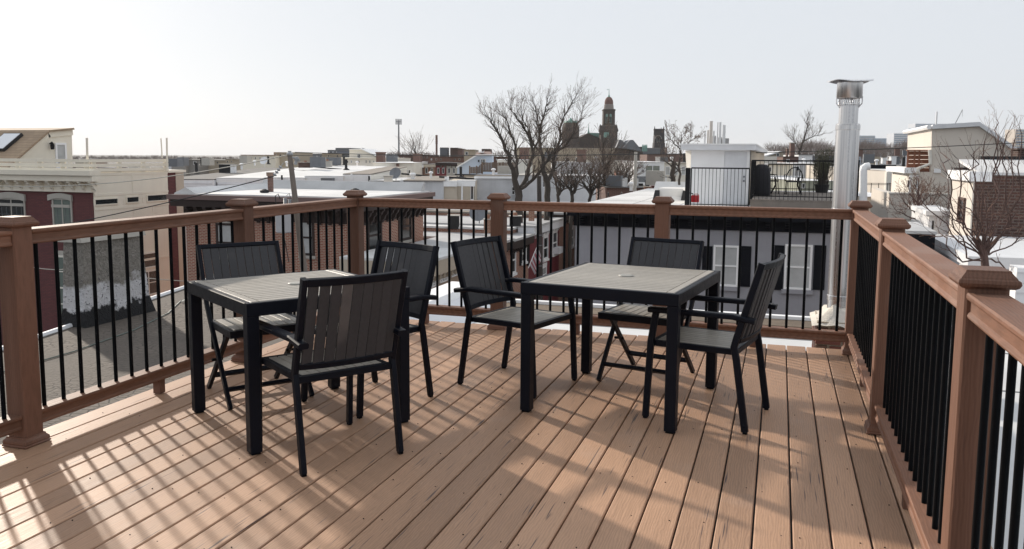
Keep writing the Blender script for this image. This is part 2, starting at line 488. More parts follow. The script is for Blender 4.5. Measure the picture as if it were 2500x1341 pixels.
# ------------------------------------------------------------------ tables
def table(label, x, y, rot, lx, ly_, n):
    t = thing('patio_table', label, 'table', (x, y, 0), 'square slatted patio tables', R(rot))
    H = .748; w = .05; hx, hy = lx / 2, ly_ / 2
    for sx in (-1, 1):
        for sy in (-1, 1):
            cx, cy = sx * (hx - .031), sy * (hy - .031)
            m = MB(); m.bar([(cx, cy, .012), (cx, cy, H - .066)], .06, .06, (0, 1, 0), .004); m.local('leg', frame_mat, t)
            m = MB(); m.rings(cx, cy, [(0.001, .022), (.012, .022)]); m.local('foot', iron_mat, t)
    m = MB()
    for s in (-1, 1):
        m.bar([(-hx, s * (hy - .0155), H - .033), (hx, s * (hy - .0155), H - .033)], .031, .066, (0, 1, 0), .004)
        m.bar([(s * (hx - .0155), -hy + .0315, H - .033), (s * (hx - .0155), hy - .0315, H - .033)], .031, .066, (1, 0, 0), .004)
    m.bar([(0, -hy + .032, H - .04), (0, hy - .032, H - .04)], .04, .03, (1, 0, 0), .003)
    m.local('apron', frame_mat, t)
    # end boards and slats
    ins = .0325
    for s in (-1, 1):
        m = MB(); m.bar([(s * (hx - ins - .022), -hy + ins, H - .006), (s * (hx - ins - .022), hy - ins, H - .006)], .042, .014, (1, 0, 0), .003); m.local('end_slat', slat_mat, t)
    wy = (ly_ - 2 * ins) / n
    mesh = None
    for i in range(n):
        yc = -hy + ins + wy * (i + .5)
        if mesh is None:
            m = MB(); m.bar([(-hx + ins + .0455, 0, H - .006), (hx - ins - .0455, 0, H - .006)], wy - .006, .014, (0, 1, 0), .003)
            o = m.local('slat', slat_mat, t); mesh = o.data
        else:
            o = bpy.data.objects.new('slat', mesh); COL.objects.link(o); o.parent = t
        o.location = (0, yc, 0)
    m = MB(); m.rings(0, 0, [(H - .002, .044), (H + .004, .045), (H + .008, .041), (H + .009, .03)], 24); m.local('umbrella_hole_cap', hub_mat, t)
    return t
table('dark patio table with slats pointing away, in front of the left railing', -2.598, 4.005, 55.5, .895, .9, 16)
table('dark patio table with crosswise slats, in front of the grey building', -.946, 4.935, -8.0, .9, 1.03, 17)

# ------------------------------------------------------------------ chairs
def arm_chair(label):
    t = thing('arm_chair', label, 'chair', (0, 0, 0), 'slatted armchairs at the patio tables')
    hw = .25; sd = (0, 1, 0)
    def leanx(z): return -.215 - (z - .45) * .27
    for s in (-1, 1):
        y = s * hw
        m = MB(); m.bar([(-.285, y, .012), (-.225, y, .40), (-.212, y, .46), (-.222, y, .5), (leanx(.90), y, .90), (leanx(.912) , y, .912)], .026, .036, sd, .004); m.local('leg', frame_mat, t)
        m = MB(); m.bar([(.268, y, .012), (.247, y, .44), (.222, y, .603)], .026, .036, sd, .004); m.local('leg', frame_mat, t)
        m = MB(); m.bar([(.262, y, .618), (-.2, y, .622), (-.318, y, .606)], .05, .028, sd, .006); m.local('arm', frame_mat, t)
        for x in (-.286, .269):
            m = MB(); m.rings(x, y, [(.001, .011), (.013, .011)]); m.local('foot', iron_mat, t)
    m = MB()
    m.bar([(-.21, -hw + .0135, .428), (-.21, hw - .0135, .428)], .03, .032, (1, 0, 0), .003)
    m.bar([(.24, -hw + .0135, .428), (.24, hw - .0135, .428)], .03, .032, (1, 0, 0), .003)
    for s in (-1, 1): m.bar([(-.194, s * (hw - .0285), .428), (.224, s * (hw - .0285), .428)], .028, .032, sd, .003)
    m.local('seat_frame', frame_mat, t)
    n = 9; wy = .415 / n; mesh = None
    for i in range(n):
        if mesh is None:
            m = MB(); m.bar([(-.193, 0, .438), (.223, 0, .438)], wy - .005, .012, sd, .0025); o = m.local('seat_slat', slat_mat, t); mesh = o.data
        else:
            o = bpy.data.objects.new('seat_slat', mesh); COL.objects.link(o); o.parent = t
        o.location = (0, -.2075 + wy * (i + .5), 0)
    # back: frame and slats bowed backwards
    def bow(y): return -.034 * (1 - (y / hw) ** 2)
    ys = [-.237 + .474 * i / 8 for i in range(9)]
    for z, hh in ((.893, .036), (.495, .03)):
        m = MB(); m.bar([(leanx(z) + bow(y), y, z) for y in ys], hh, .024, (-.26, 0, .96), .003); m.local('back_rail', frame_mat, t)
    n = 9; wy = .466 / n
    for i in range(n):
        y = -.233 + wy * (i + .5)
        m = MB(); m.bar([(leanx(.508) + bow(y), y, .508), (leanx(.878) + bow(y), y, .878)], wy - .0032, .011, sd, .0015); m.local('back_slat', back_mat, t)
    return t
ac = arm_chair('armchair with its back to the camera, in front of the left table')
ac.location = (-2.195, 3.612, 0); ac.rotation_euler = (0, 0, R(144.5))
for lab, x, y, r in (
        ('armchair at the far right side of the left table, half hidden behind it', -2.40, 4.432, -112),
        ('armchair at the left end of the table with crosswise slats, facing right', -1.651, 5.088, -16),
        ('armchair at the right end of the table with crosswise slats, seen from its side', -.45, 4.80, 168.3)):
    c = dup(ac); c['label'] = lab
    c.location = (x, y, 0); c.rotation_euler = (0, 0, R(r))

def folding_chair(label):
    t = thing('folding_chair', label, 'chair', (0, 0, 0), 'folding slatted chairs without arms')
    hw = .245; sd = (0, 1, 0)
    for s in (-1, 1):
        y = s * hw
        m = MB(); m.bar([(.268, y, .004), (-.03, y, .40), (-.135, y, .54), (-.175, y, .62), (-.285, y, .895)], .022, .034, sd, .003); m.local('leg', frame_mat, t)
        y = s * (hw - .03)
        m = MB(); m.bar([(-.268, y, .004), (.17, y, .425)], .022, .034, sd, .003); m.local('leg', frame_mat, t)
        m = MB(); m.tube([(-.022, s * (hw - .05), .235), (-.022, s * (hw + .014), .235)], .009, 8); m.local('pivot_bolt', iron_mat, t)
    m = MB(); m.bar([(.195, -hw + .012, .1), (.195, hw - .012, .1)], .022, .03, (.6, 0, -.8), .003); m.local('stretcher', frame_mat, t)
    m = MB(); m.bar([(-.163, -hw + .043, .105), (-.163, hw - .043, .105)], .022, .03, (.7, 0, .7), .003); m.local('stretcher', frame_mat, t)
    m = MB()
    for x in (-.105, .285): m.bar([(x, -hw + .002, .438), (x, hw - .002, .438)], .026, .042, (1, 0, 0), .003)
    for s in (-1, 1): m.bar([(-.0915, s * (hw - .015), .438), (.2715, s * (hw - .015), .438)], .026, .042, sd, .003)
    m.local('seat_frame', frame_mat, t)
    n = 8; wy = .43 / n; mesh = None
    for i in range(n):
        if mesh is None:
            m = MB(); m.bar([(-.09, 0, .456), (.27, 0, .456)], wy - .005, .012, sd, .0025); o = m.local('seat_slat', slat_mat, t); mesh = o.data
        else:
            o = bpy.data.objects.new('seat_slat', mesh); COL.objects.link(o); o.parent = t
        o.location = (0, -.215 + wy * (i + .5), 0)
    def lx(z): return -.175 - (z - .62) * .4
    for z in (.885, .6):
        m = MB(); m.bar([(lx(z), -hw + .0115, z), (lx(z), hw - .0115, z)], .026, .024, (-.37, 0, .93), .003); m.local('back_rail', frame_mat, t)
    n = 9; wy = .456 / n
    for i in range(n):
        y = -.228 + wy * (i + .5)
        m = MB(); m.bar([(lx(.614), y, .614), (lx(.871), y, .871)], wy - .0032, .011, sd, .0015); m.local('back_slat', back_mat, t)
    return t
fc = folding_chair('armless folding chair behind the left table, beside the left railing')
fc.location = (-3.102, 4.347, 0); fc.rotation_euler = (0, 0, R(-37))
c = dup(fc); c['label'] = 'armless folding chair behind the right table, backing onto the far railing'
c.location = (-.876, 5.5, 0); c.rotation_euler = (0, 0, R(-102.5))
# ================================================================== near roofs and ground
MB().box(-4000, 4000, -1500, 6500, GZ - 1, GZ).build('ground', asphalt, None, kind='structure')
own = thing('own_house_roof', None, None, (0, 0, -.35), kind='structure')
WX1 = 3.1
MB().box(-3.6, WX1, -6, 9.35, -.75, -.352).build('white_roof', white_roof, own)
MB().box(-3.6, WX1, 9.352, 9.75, -.75, -.335).build('edge_strip', paint('gravel_edge_strip', (.16, .12, .085), .95, .4, 9, bump=.5), own)
MB().box(-3.6, WX1, 9.752, 9.84, -.8, -.30).build('coping', white, own)
MB().box(-3.55, WX1 - .1, -5.9, 9.7, GZ, -.755).build('wall', grey_stucco, own)
m = MB()
for yy in (7.3, 8.75): m.box(-3.4, WX1 - .1, yy, yy + .02, -.3515, -.346)
m.build('roof_seam', paint('seam_tar', (.28, .28, .28), .8, .3, 8), own)
# party wall with white cap, left of the white roof
m = MB(); m.prism([(-4.0, 7.1, -.8), (-3.61, 7.1, -.8), (-3.61, 7.1, -.2), (-3.66, 7.1, -.12), (-3.98, 7.1, -.12), (-4.0, 7.1, -.2)], (0, 2.7, 0))
m.build('parapet', white, own)
m = MB(); m.prism([(-3.6, 7.1, -.35), (-3.2, 7.1, -.35), (-3.6, 7.1, -.19)], (0, 2.24, 0)); m.build('flashing', grey_white, own)
nb = thing('neighbour_roof', None, None, (-6, 3, -.6), kind='structure')
m = MB(); m.prism([(-7.75, -8, -1.0), (-3.62, -8, -1.0), (-3.62, 7.05, -1.0), (-4.02, 7.06, -1.0), (-4.02, 12.0, -1.0), (-9.05, 12.0, -1.0), (-7.75, 6.5, -1.0)], (0, 0, .4))
m.build('tar_roof', cracked_tar, nb)
m = MB(); m.prism([(-7.7, -8, GZ), (-4.2, -8, GZ), (-4.2, 11.9, GZ), (-8.95, 11.9, GZ), (-7.7, 6.5, GZ)], (0, 0, -GZ - 1.005)); m.build('wall', brick_red, nb)
m = MB()
m.tube([(-7.75, -8, -.6), (-7.74, 6.5, -.59), (-9.05, 12.0, -.59)], .035, 6); m.build('roof_edge', grey_white, nb)
# old chimney on the tar roof
ch = thing('roof_chimney', 'stout grey stucco chimney with whitewashed foot on the tar roof', 'chimney', (-8.05, 8.45, -.6))
m = MB()
m.sweep(None, [[(-8.22, 7.82, -.62), (-7.82, 7.82, -.62), (-7.84, 9.03, -.62), (-8.22, 9.03, -.62)], [(-8.2, 7.87, -.38), (-7.88, 7.87, -.38), (-7.9, 8.98, -.38), (-8.2, 8.98, -.38)], [(-8.19, 7.92, .4), (-7.91, 7.92, .4), (-7.93, 8.9, .4), (-8.19, 8.9, .4)]])
m.build('shaft', chimney_stucco, ch)
m = MB(); m.sweep(None, [[(-8.24, 7.88, .402), (-7.88, 7.88, .402), (-7.88, 8.94, .402), (-8.24, 8.94, .402)], [(-8.23, 7.89, .48), (-7.9, 7.88, .47), (-7.89, 8.92, .5), (-8.22, 8.93, .49)]]); m.build('cap', stone, ch)
for k, (cx, cy, a) in enumerate(((-8.05, 8.1, .9), (-8.1, 8.38, 1.3), (-8.05, 8.65, 1.0))):
    m = MB(); dx, dy = .1 * math.cos(a), .1 * math.sin(a)
    m.hexa([(cx - dx + dy * .4, cy - dy - dx * .4, .485), (cx + dx + dy * .4, cy + dy - dx * .4, .53), (cx + dx - dy * .4, cy + dy + dx * .4, .53), (cx - dx - dy * .4, cy - dy + dx * .4, .505), (cx - dx + dy * .4, cy - dy - dx * .4, .555), (cx + dx + dy * .4, cy + dy - dx * .4, .58), (cx + dx - dy * .4, cy + dy + dx * .4, .58), (cx - dx - dy * .4, cy - dy + dx * .4, .555)])
    m.build('brick', paint('loose_brick', (.28, .13, .09), .9, .3, 12), ch)
m = MB(); pts = [(-7.3, 2.0), (-7.05, 4.2), (-6.95, 5.6), (-7.0, 6.8), (-7.2, 7.9), (-7.55, 8.9), (-8.0, 9.7), (-8.25, 10.6), (-8.6, 11.6)]
m.tube([(x, y, -.59) for x, y in pts], .007, 5); tag(m.build('roof_cable', cable_green, None, True), 'thin green cable lying across the cracked tar roof', 'cable')
m = MB(); m.tube([(-7.9, 9.6, -.58), (-8.05, 10.3, -.5), (-8.5, 10.9, -.56), (-8.75, 11.5, -.45), (-9.0, 12.3, -.2), (-10.5, 15.5, -.5)], .012, 5)
tag(m.build('roof_cable', cable_pale, None, True), 'pale cable looping off the far corner of the tar roof', 'cable')
# brick chimney stub and flue just beyond the far right corner
cs = thing('brick_flue_base', 'low brick chimney stub under the shiny flue pipe', 'chimney', (.42, 7.45, -.35))
CX0, CX1, CY0, CY1 = .225, .66, 7.16, 7.72
MB().box(CX0 + .012, CX1 - .012, CY0 + .012, CY1 - .012, -.352, .135).build('mortar', paint('pale_mortar', (.4, .35, .28), .95, .25, 15, bump=.6), cs)
bmats = [paint('chimney_brick_%s' % n, c, .9, .3, 25, bump=.4, bscale=90) for n, c in (('red', (.16, .055, .04)), ('dark', (.08, .035, .028)), ('brown', (.13, .07, .05)))]
z = -.345; row = 0
while z < .08:
    L = .2
    for face in ('f', 'l'):
        a, b = (CX0, CX1) if face == 'f' else (CY0, CY1)
        q = a - (.1 if row % 2 else 0)
        while q < b - .03:
            s0, s1 = max(q, a) + .005, min(q + L, b) - .005
            if s1 - s0 > .03:
                j = random.uniform(-.004, .004); zj = random.uniform(-.003, .003)
                m = MB()
                if face == 'f': m.box(s0, s1, CY0 - .002 + j, CY0 + .09, z + zj, z + .062 + zj)
                else: m.box(CX0 - .002 + j, CX0 + .06, max(s0, CY0 + .093), s1, z + zj, z + .062 + zj) if s1 > CY0 + .12 else None
                if m.v: m.build('brick', random.choice(bmats), cs)
            q += L + .008
    z += .075; row += 1
m = MB()
random.seed(5)
n = 9
for zz in range(1):
    vs = []; fs = []
    for i in range(n + 1):
        for j in range(n + 1):
            x = CX0 - .03 + (CX1 - CX0 + .06) * i / n; y = CY0 - .03 + (CY1 - CY0 + .06) * j / n
            e = min(i, j, n - i, n - j)
            vs.append((x, y, .10 + min(e, 3) * .045 + random.uniform(-.02, .02)))
    fs = [(i * (n + 1) + j, (i + 1) * (n + 1) + j, (i + 1) * (n + 1) + j + 1, i * (n + 1) + j + 1) for i in range(n) for j in range(n)]
    m.add(vs, fs)
m.build('mortar_crown', paint('white_mortar_crown', (.66, .62, .55), .95, .2, 20, bump=.6), cs, True)
fl = thing('flue_pipe', 'tall shiny galvanised flue pipe with a bent rain cap at the far right corner', 'flue', (.41, 7.45, .2))
fx, fy = .412, 7.45
def cyl(r0, z0, r1, z1, n=36): return MB().rings(fx, fy, [(z0, r0), (z1, r1)], n)
for z0, z1 in ((.2, 1.02), (1.025, 1.73)): cyl(.0915, z0, .0915, z1).build('pipe_section', galv, fl, True)
for zz in (.3, 1.0225, 1.7):
    m = MB(); m.rings(fx, fy, [(zz - .022, .0915), (zz - .018, .096), (zz + .018, .096), (zz + .022, .0915)], 36); m.build('joint_band', galv, fl, True)
cyl(.074, 1.70, .074, 1.885).build('upper_section', galv, fl, True)
m = MB()
for i in range(28):
    a = 2 * math.pi * i / 28
    for s in (-1, 1):
        m.tube([(fx + .08 * math.cos(a), fy + .08 * math.sin(a), 1.875), (fx + .08 * math.cos(a + s * .3), fy + .08 * math.sin(a + s * .3), 1.945)], .0018, 4)
m.build('bird_mesh', galv, fl, kind='stuff')
m = MB()
for a in (-2.9, -.25, 1.3):
    c, s = math.cos(a), math.sin(a)
    m.tube([(fx + c * .074, fy + s * .074, 1.86), (fx + c * .1, fy + s * .1, 1.895), (fx + c * .1, fy + s * .1, 1.95)], .005, 5)
m.build('bracket', galv, fl)
m = MB(); m.rings(fx, fy, [(1.935, .096), (1.94, .099), (2.06, .099), (2.064, .094)], 36); m.build('cap_drum', galv, fl, True)
# bent rain cap: a warped thin disc
vs = []; fs = []; N = 40
for r in (0, .06, .12, .165, .178):
    for i in range(N):
        a = 2 * math.pi * i / N
        wob = -.012 * (r / .178) ** 2 + (.007 * math.sin(2 * a + 1.3) + .006 * math.sin(3 * a + 1.0) + .004 * math.sin(5 * a)) * (r / .178) ** 2
        vs.append((fx + r * math.cos(a) * 1.0, fy + r * math.sin(a), 2.083 + wob))
for k in range(4):
    for i in range(N): fs.append((k * N + i, k * N + (i + 1) % N, (k + 1) * N + (i + 1) % N, (k + 1) * N + i))
nv = len(vs); vs += [(x, y, zz - .005) for x, y, zz in vs]
fs += [tuple(i + nv for i in f[::-1]) for f in fs] + [(4 * N + i, 4 * N + (i + 1) % N, nv + 4 * N + (i + 1) % N, nv + 4 * N + i) for i in range(N)]
m = MB(); m.add(vs, fs); m.build('rain_cap', galv, fl, True)
m = MB()
for k in range(5):
    pts = []
    for i in range(19):
        a = 2 * math.pi * i / 18
        pts.append((.56 + (.085 + .006 * k) * math.cos(a) + .004 * k, 7.2 + .05 * math.sin(a), .262 + .012 * k + .03 * math.sin(a + k) + .05 * math.sin(a)))
    m.tube(pts, .005, 5)
m.tube([(.64, 7.16, .27), (.66, 7.12, .15), (.65, 7.1, -.2)], .005, 5)
tag(m.build('cable_coil', cable_mat, None, True), 'coil of black cable lying on the white mortar crown', 'cable')
m = MB(); m.rings(.66, 7.08, [(-.1, .02), (-.09, .045), (-.02, .05), (.03, .04), (.05, .02)], 14); tag(m.build('floodlight', white, None, True), 'small white lamp on the side of the brick chimney stub', 'lamp')
# ================================================================== building helpers
def face_pt(pl, c, a, z, d=0.0):
    """point on a wall plane: pl 'Y' (faces -Y), 'X' (faces +X), 'x' (faces -X); d = distance proud of it"""
    if pl == 'Y': return (a, c - d, z)
    if pl == 'X': return (c + d, a, z)
    return (c - d, a, z)
def slab(m, pl, c, a0, a1, z0, z1, d0, d1):
    ps = [face_pt(pl, c, a, z, d) for a, z, d in ((a0, z0, d0), (a1, z0, d0), (a1, z0, d1), (a0, z0, d1), (a0, z1, d0), (a1, z1, d0), (a1, z1, d1), (a0, z1, d1))]
    return m.hexa(ps)
def px(pl, c, u, v):
    p = PY(u, v, c) if pl == 'Y' else PX(u, v, c)
    return (p.x if pl == 'Y' else p.y), p.z
def rect(pl, c, u0, v0, u1, v1):
    a = px(pl, c, u0, v0); b = px(pl, c, u1, v1); e = px(pl, c, u0, v1); f = px(pl, c, u1, v0)
    a0, a1 = (a[0] + e[0]) / 2, (b[0] + f[0]) / 2
    z1, z0 = (a[1] + f[1]) / 2, (b[1] + e[1]) / 2
    if a0 > a1: a0, a1 = a1, a0
    return a0, a1, z0, z1
def win_m(root, pl, c, a0, a1, z0, z1, fr=white, gl=glass, t=.06, mid=True, cols=1, rows=0, sill=None, lintel=None, name='window'):
    m = MB()
    slab(m, pl, c, a0, a0 + t, z0, z1, -.02, .05); slab(m, pl, c, a1 - t, a1, z0, z1, -.02, .05)
    slab(m, pl, c, a0 + t, a1 - t, z1 - t, z1, -.02, .05); slab(m, pl, c, a0 + t, a1 - t, z0, z0 + t, -.02, .05)
    if mid: zm = (z0 + z1) / 2; slab(m, pl, c, a0 + t, a1 - t, zm - t * .4, zm + t * .4, -.02, .04)
    for i in range(1, cols): x = a0 + (a1 - a0) * i / cols; slab(m, pl, c, x - t * .35, x + t * .35, z0 + t, z1 - t, -.02, .035)
    for i in range(1, rows): z = z0 + (z1 - z0) * i / rows; slab(m, pl, c, a0 + t, a1 - t, z - t * .25, z + t * .25, -.02, .03)
    o = m.build(name, fr, root)
    m = MB(); slab(m, pl, c, a0 + t * .6, a1 - t * .6, z0 + t * .6, z1 - t * .6, -.015, .012); m.build('pane', gl, o)
    if sill: m = MB(); slab(m, pl, c, a0 - .06, a1 + .06, z0 - .12, z0 - .003, -.02, .1); m.build('sill', sill, o)
    if lintel: m = MB(); slab(m, pl, c, a0 - .08, a1 + .08, z1 + .003, z1 + .2, -.02, .04); m.build('lintel', lintel, o)
    return o
def win(root, pl, c, u0, v0, u1, v1, **kw): return win_m(root, pl, c, *rect(pl, c, u0, v0, u1, v1), **kw)
def door_m(root, pl, c, a0, a1, z0, z1, col=white, fr=white, knob=True):
    m = MB(); slab(m, pl, c, a0 - .08, a0, z0, z1 + .08, -.02, .05); slab(m, pl, c, a1, a1 + .08, z0, z1 + .08, -.02, .05); slab(m, pl, c, a0, a1, z1, z1 + .08, -.02, .05)
    f = m.build('door_frame', fr, root)
    m = MB(); slab(m, pl, c, a0 + .004, a1 - .004, z0, z1 - .004, -.02, .02)
    w_, h_ = a1 - a0, z1 - z0
    for i in (0, 1):
        for q0, q1 in ((.08, .38), (.45, .78), (.84, .95)):
            slab(m, pl, c, a0 + w_ * (.13 + .42 * i), a0 + w_ * (.45 + .42 * i), z0 + h_ * q0, z0 + h_ * q1, .018, .03)
    d = m.build('door', col, root)
    if knob:
        for zz in (.44, .52): m = MB(); m.tube([face_pt(pl, c, a0 + w_ * .9, z0 + h_ * zz, .02), face_pt(pl, c, a0 + w_ * .9, z0 + h_ * zz, .07)], .035, 8); m.build('door_knob', lead, d)
    return d
def siding(m, pl, c, a0, a1, z0, z1, h=.13, d=.022):
    """lapped boards as real relief"""
    z = z0
    while z < z1 - .01:
        q = min(z + h, z1)
        b0, b1 = face_pt(pl, c, a0, z, d), face_pt(pl, c, a1, z, d)
        t0, t1 = face_pt(pl, c, a0, q, 0.004), face_pt(pl, c, a1, q, 0.004)
        m.quad(b0, b1, t1, t0)
        m.quad(face_pt(pl, c, a0, z, 0.003), face_pt(pl, c, a1, z, 0.003), b1, b0)
        z = q
    return m
def part_box(root, name, mat, x0, x1, y0, y1, z0, z1): return MB().box(x0, x1, y0, y1, z0, z1).build(name, mat, root)
def bracket_row(root, pl, c, a0, a1, n, z, h, d, mat, w=.09):
    """scrolled cornice brackets, one part each"""
    mesh = None
    for i in range(n):
        a = a0 + (a1 - a0) * (i + .5) / n
        pr = [(0, 0), (0, d), (-.12 * h, d), (-.2 * h, d * .8), (-.38 * h, d * .72), (-.5 * h, d * .5), (-.7 * h, d * .42), (-.82 * h, d * .22), (-h, d * .15), (-h, 0)]
        m = MB(); m.prism([face_pt(pl, c, a - w / 2, z + zz, dd) for zz, dd in pr], V(face_pt(pl, 0, w, 0)) - V(face_pt(pl, 0, 0, 0)))
        m.build('bracket', mat, root)
# boxes squared to the view, for what stands far off: D metres ahead, between two pixel columns
def fpts(u0, u1, v, D, z=None):
    a, b = PD(u0, v, D), PD(u1, v, D)
    if z is not None: a.z = b.z = z
    else: a.z = b.z = (a.z + b.z) / 2
    return a, b
def fbox(m, u0, u1, vt, vb, D, dep, zb=None):
    a, b = fpts(u0, u1, vt, D); zt = a.z
    z0 = zb if zb is not None else fpts(u0, u1, vb, D)[0].z
    off = FH * dep
    p = [V((q.x, q.y, zz)) + (off if k else V((0, 0, 0))) for zz in (z0, zt) for q, k in ((a, 0), (b, 0), (b, 1), (a, 1))]
    return m.hexa(p)
def fwin(root, u0, v0, u1, v1, D, fr=white, gl=glass, t=.2, mid=False, cols=1, name='window'):
    """window on a wall squared to the view"""
    m = MB(); o = -.06
    tu = (u1 - u0) * t * .5; tv = (v1 - v0) * t * .35
    for a, b, c, d in ((u0, v0, u0 + tu, v1), (u1 - tu, v0, u1, v1), (u0 + tu, v0, u1 - tu, v0 + tv), (u0 + tu, v1 - tv, u1 - tu, v1)):
        fbox(m, a, c, b, d, D + o, .1)
    if mid: fbox(m, u0 + tu, u1 - tu, (v0 + v1) / 2 - tv * .4, (v0 + v1) / 2 + tv * .4, D + o + .01, .1)
    for i in range(1, cols):
        uu = u0 + (u1 - u0) * i / cols; fbox(m, uu - tu * .3, uu + tu * .3, v0 + tv, v1 - tv, D + o + .01, .1)
    f = m.build(name, fr, root)
    m = MB(); fbox(m, u0 + tu * .6, u1 - tu * .6, v0 + tv * .6, v1 - tv * .6, D + o + .04, .1); m.build('pane', gl, f)
    return f
def house_root(name, label, cat, u, D, group=None):
    p = PD(u, 400, D); return thing(name, label, cat, (p.x, p.y, GZ), group)
def row_house(label, u0, u1, vf, D, dep, wall, roof, vback=None, name='row_house', fascia=white, group=None, lip=.25, side=None, cat='house'):
    """far house: wall block to the ground, roof plane that may rise to the back, fascia"""
    r = house_root(name, label, cat, (u0 + u1) / 2, D, group)
    m = MB(); fbox(m, u0, u1, vf, 0, D, dep, GZ); m.build('wall', wall, r)
    a, b = fpts(u0, u1, vf, D); zb_ = a.z
    back = FH * dep
    zk = PD((u0 + u1) / 2, vback, D + dep).z if vback is not None else zb_ + .02
    m = MB()
    q = [a - FH * .15, b - FH * .15, b + back, a + back]
    zs = [zb_ + .012, zb_ + .012, zk, zk]
    top = [V((p.x, p.y, z_ + .06)) for p, z_ in zip(q, zs)]; bot = [V((p.x, p.y, z_)) for p, z_ in zip(q, zs)]
    m.hexa(bot + top); m.build('roof', roof, r)
    if zk > zb_ + .05:
        m = MB(); m.prism([V((a.x, a.y, zb_ - .02)), V((a.x + back.x, a.y + back.y, zb_ - .02)), V((a.x + back.x, a.y + back.y, zk))], (b - a)); m.build('gable', wall, r)
    if fascia:
        m = MB(); p0 = a - FH * .18; p1 = b - FH * .18
        m.hexa([V((p.x, p.y, z_)) for z_ in (zb_ - lip, zb_ + .01) for p in (p0, p1, p1 + FH * .16, p0 + FH * .16)]); m.build('fascia', fascia, r)
    return r
def stub(label, u0, u1, vt, vb, D, mat, name='roof_chimney', cat='chimney', pots=0, dep=None, group=None, cap=None):
    c = PD((u0 + u1) / 2, vb, D)
    r = thing(name, label, cat, tuple(c), group)
    dd = dep or max(.4, (u1 - u0) / FPX * D)
    m = MB(); fbox(m, u0, u1, vt, vb, D, dd); m.build('stack', mat, r)
    e = (u1 - u0) * .08
    m = MB(); fbox(m, u0 - e, u1 + e, vt - (vb - vt) * .06, vt - .05, D - .06, dd + .12); m.build('cap', cap or stone, r)
    for i in range(pots):
        uu = u0 + (u1 - u0) * (i + .5) / pots
        p = PD(uu, vt, D) + FH * dd / 2; h = (vb - vt) / FPX * D * .35
        m = MB(); m.rings(p.x, p.y, [(p.z, .13), (p.z + h, .1)], 10); m.build('pot', paint('chimney_pot', (.3, .15, .1), .9), r)
    return r
def vpipe(label, u, vt, vb, D, r=.05, mat=white, name='vent_pipe', cat='pipe', hood=False, group=None):
    a, b = PD(u, vb, D), PD(u, vt, D)
    m = MB(); m.tube([(a.x, a.y, a.z), (a.x, a.y, b.z)], r, 8)
    if hood: m.rings(a.x, a.y, [(b.z - .02, r * 1.8), (b.z + .1, r * 1.9), (b.z + .18, r * .8)], 10)
    return tag(m.build(name, mat, None, True), label, cat, group)
def dish(label, u, v, D, r=.38, mat=lead, stem=.8, group=None):
    c = PD(u, v, D)
    t = thing('satellite_dish', label, 'dish', (c.x, c.y, c.z - stem), group)
    ax = (-FH * .9 - CR * .25 + V((0, 0, .45))).normalized(); s = ax.cross(V((0, 0, 1))).normalized(); q = s.cross(ax)
    m = MB(); secs = [[c + ax * (.25 * k * k * r) + (s * math.cos(2 * math.pi * i / 20) + q * math.sin(2 * math.pi * i / 20)) * (r * k) for i in range(20)] for k in (.02, .4, .75, 1.0, 1.03)]
    secs.append([p - ax * .02 for p in secs[-1]]); secs += [[p - ax * .02 for p in sc] for sc in secs[-3:0:-1]]
    m.sweep(None, secs); m.build('reflector', mat, t, True)
    m = MB(); m.tube([c - ax * .02, (c.x + FH.x * .15, c.y + FH.y * .15, c.z - stem * .4), (c.x + FH.x * .15, c.y + FH.y * .15, c.z - stem)], .025, 6); m.tube([c - q * r * .9, c + ax * r * .9], .014, 5); m.build('mast', mat, t)
    return t
# ================================================================== cream and maroon corner house, far left
LX_, LY_ = -27.9, 28.9
L = thing('corner_house', 'maroon brick and cream panelled corner house with a roof deck, far left', 'house', (-33, 31, GZ))
zc = PY(120, 468, LY_).z
yE = PX(410, 480, LX_).y
zrail0 = PY(120, 418, LY_).z; zrail1 = PY(120, 388, LY_).z
part_box(L, 'wall', brick_maroon, -46, LX_ - .03, LY_, yE - .02, GZ, zc)
m = MB(); slab(m, 'X', LX_ - .03, LY_ + .04, yE, GZ, zrail0 - .02, 0, .05); m.build('cream_wall', cream, L)
part_box(L, 'upper_wall', cream, -46, LX_ - .032, LY_ + .002, yE - .02, zc + .002, zrail0 - .02)
part_box(L, 'end_wall', brick_maroon, -31, LX_ - .03, yE + .01, yE + .62, GZ, zrail0 - .12)
part_box(L, 'quoin', tan_wall, -31, LX_ - .02, yE + .63, yE + 1.2, GZ, zrail0 - .12)
part_box(L, 'coping', cream, -31.1, LX_ + .05, yE + .003, yE + 1.3, zrail0 - .118, zrail0)
for (v0, v1, d) in ((416, 428, .62), (428.6, 442, .5), (456, 468, .14)):
    za, zb = PY(120, v0, LY_ - d).z, PY(120, v1, LY_ - d).z
    m = MB(); slab(m, 'Y', LY_, -46, LX_ + .42 * (d > .3) + .05, zb, za, .001, d); m.build('cornice_band', cream, L)
zb0, zb1 = PY(120, 442.5, LY_ - .4).z, PY(120, 466, LY_ - .3).z
m = MB(); slab(m, 'Y', LY_, -46, LX_ + .3, PY(120, 456, LY_).z, zb0, .001, .1); m.build('frieze', cream, L)
a0 = PY(0, 450, LY_).x; a1 = PY(246, 450, LY_).x
bracket_row(L, 'Y', LY_ - .1, a0 - .6, a1 + .1, 11, zb0, zb0 - zb1, .36, cream, .13)
bracket_row(L, 'Y', LY_ - .1, a0 - .3, a1 + .05, 22, zb0 - .003, (zb0 - zb1) * .4, .2, cream, .07)
w1 = win(L, 'Y', LY_, -4, 484, 64, 566, fr=stone, cols=2, mid=False, t=.07)
w2 = win(L, 'Y', LY_, 130, 484, 178, 566, fr=stone, gl=glass_green, cols=2, mid=False, t=.07)
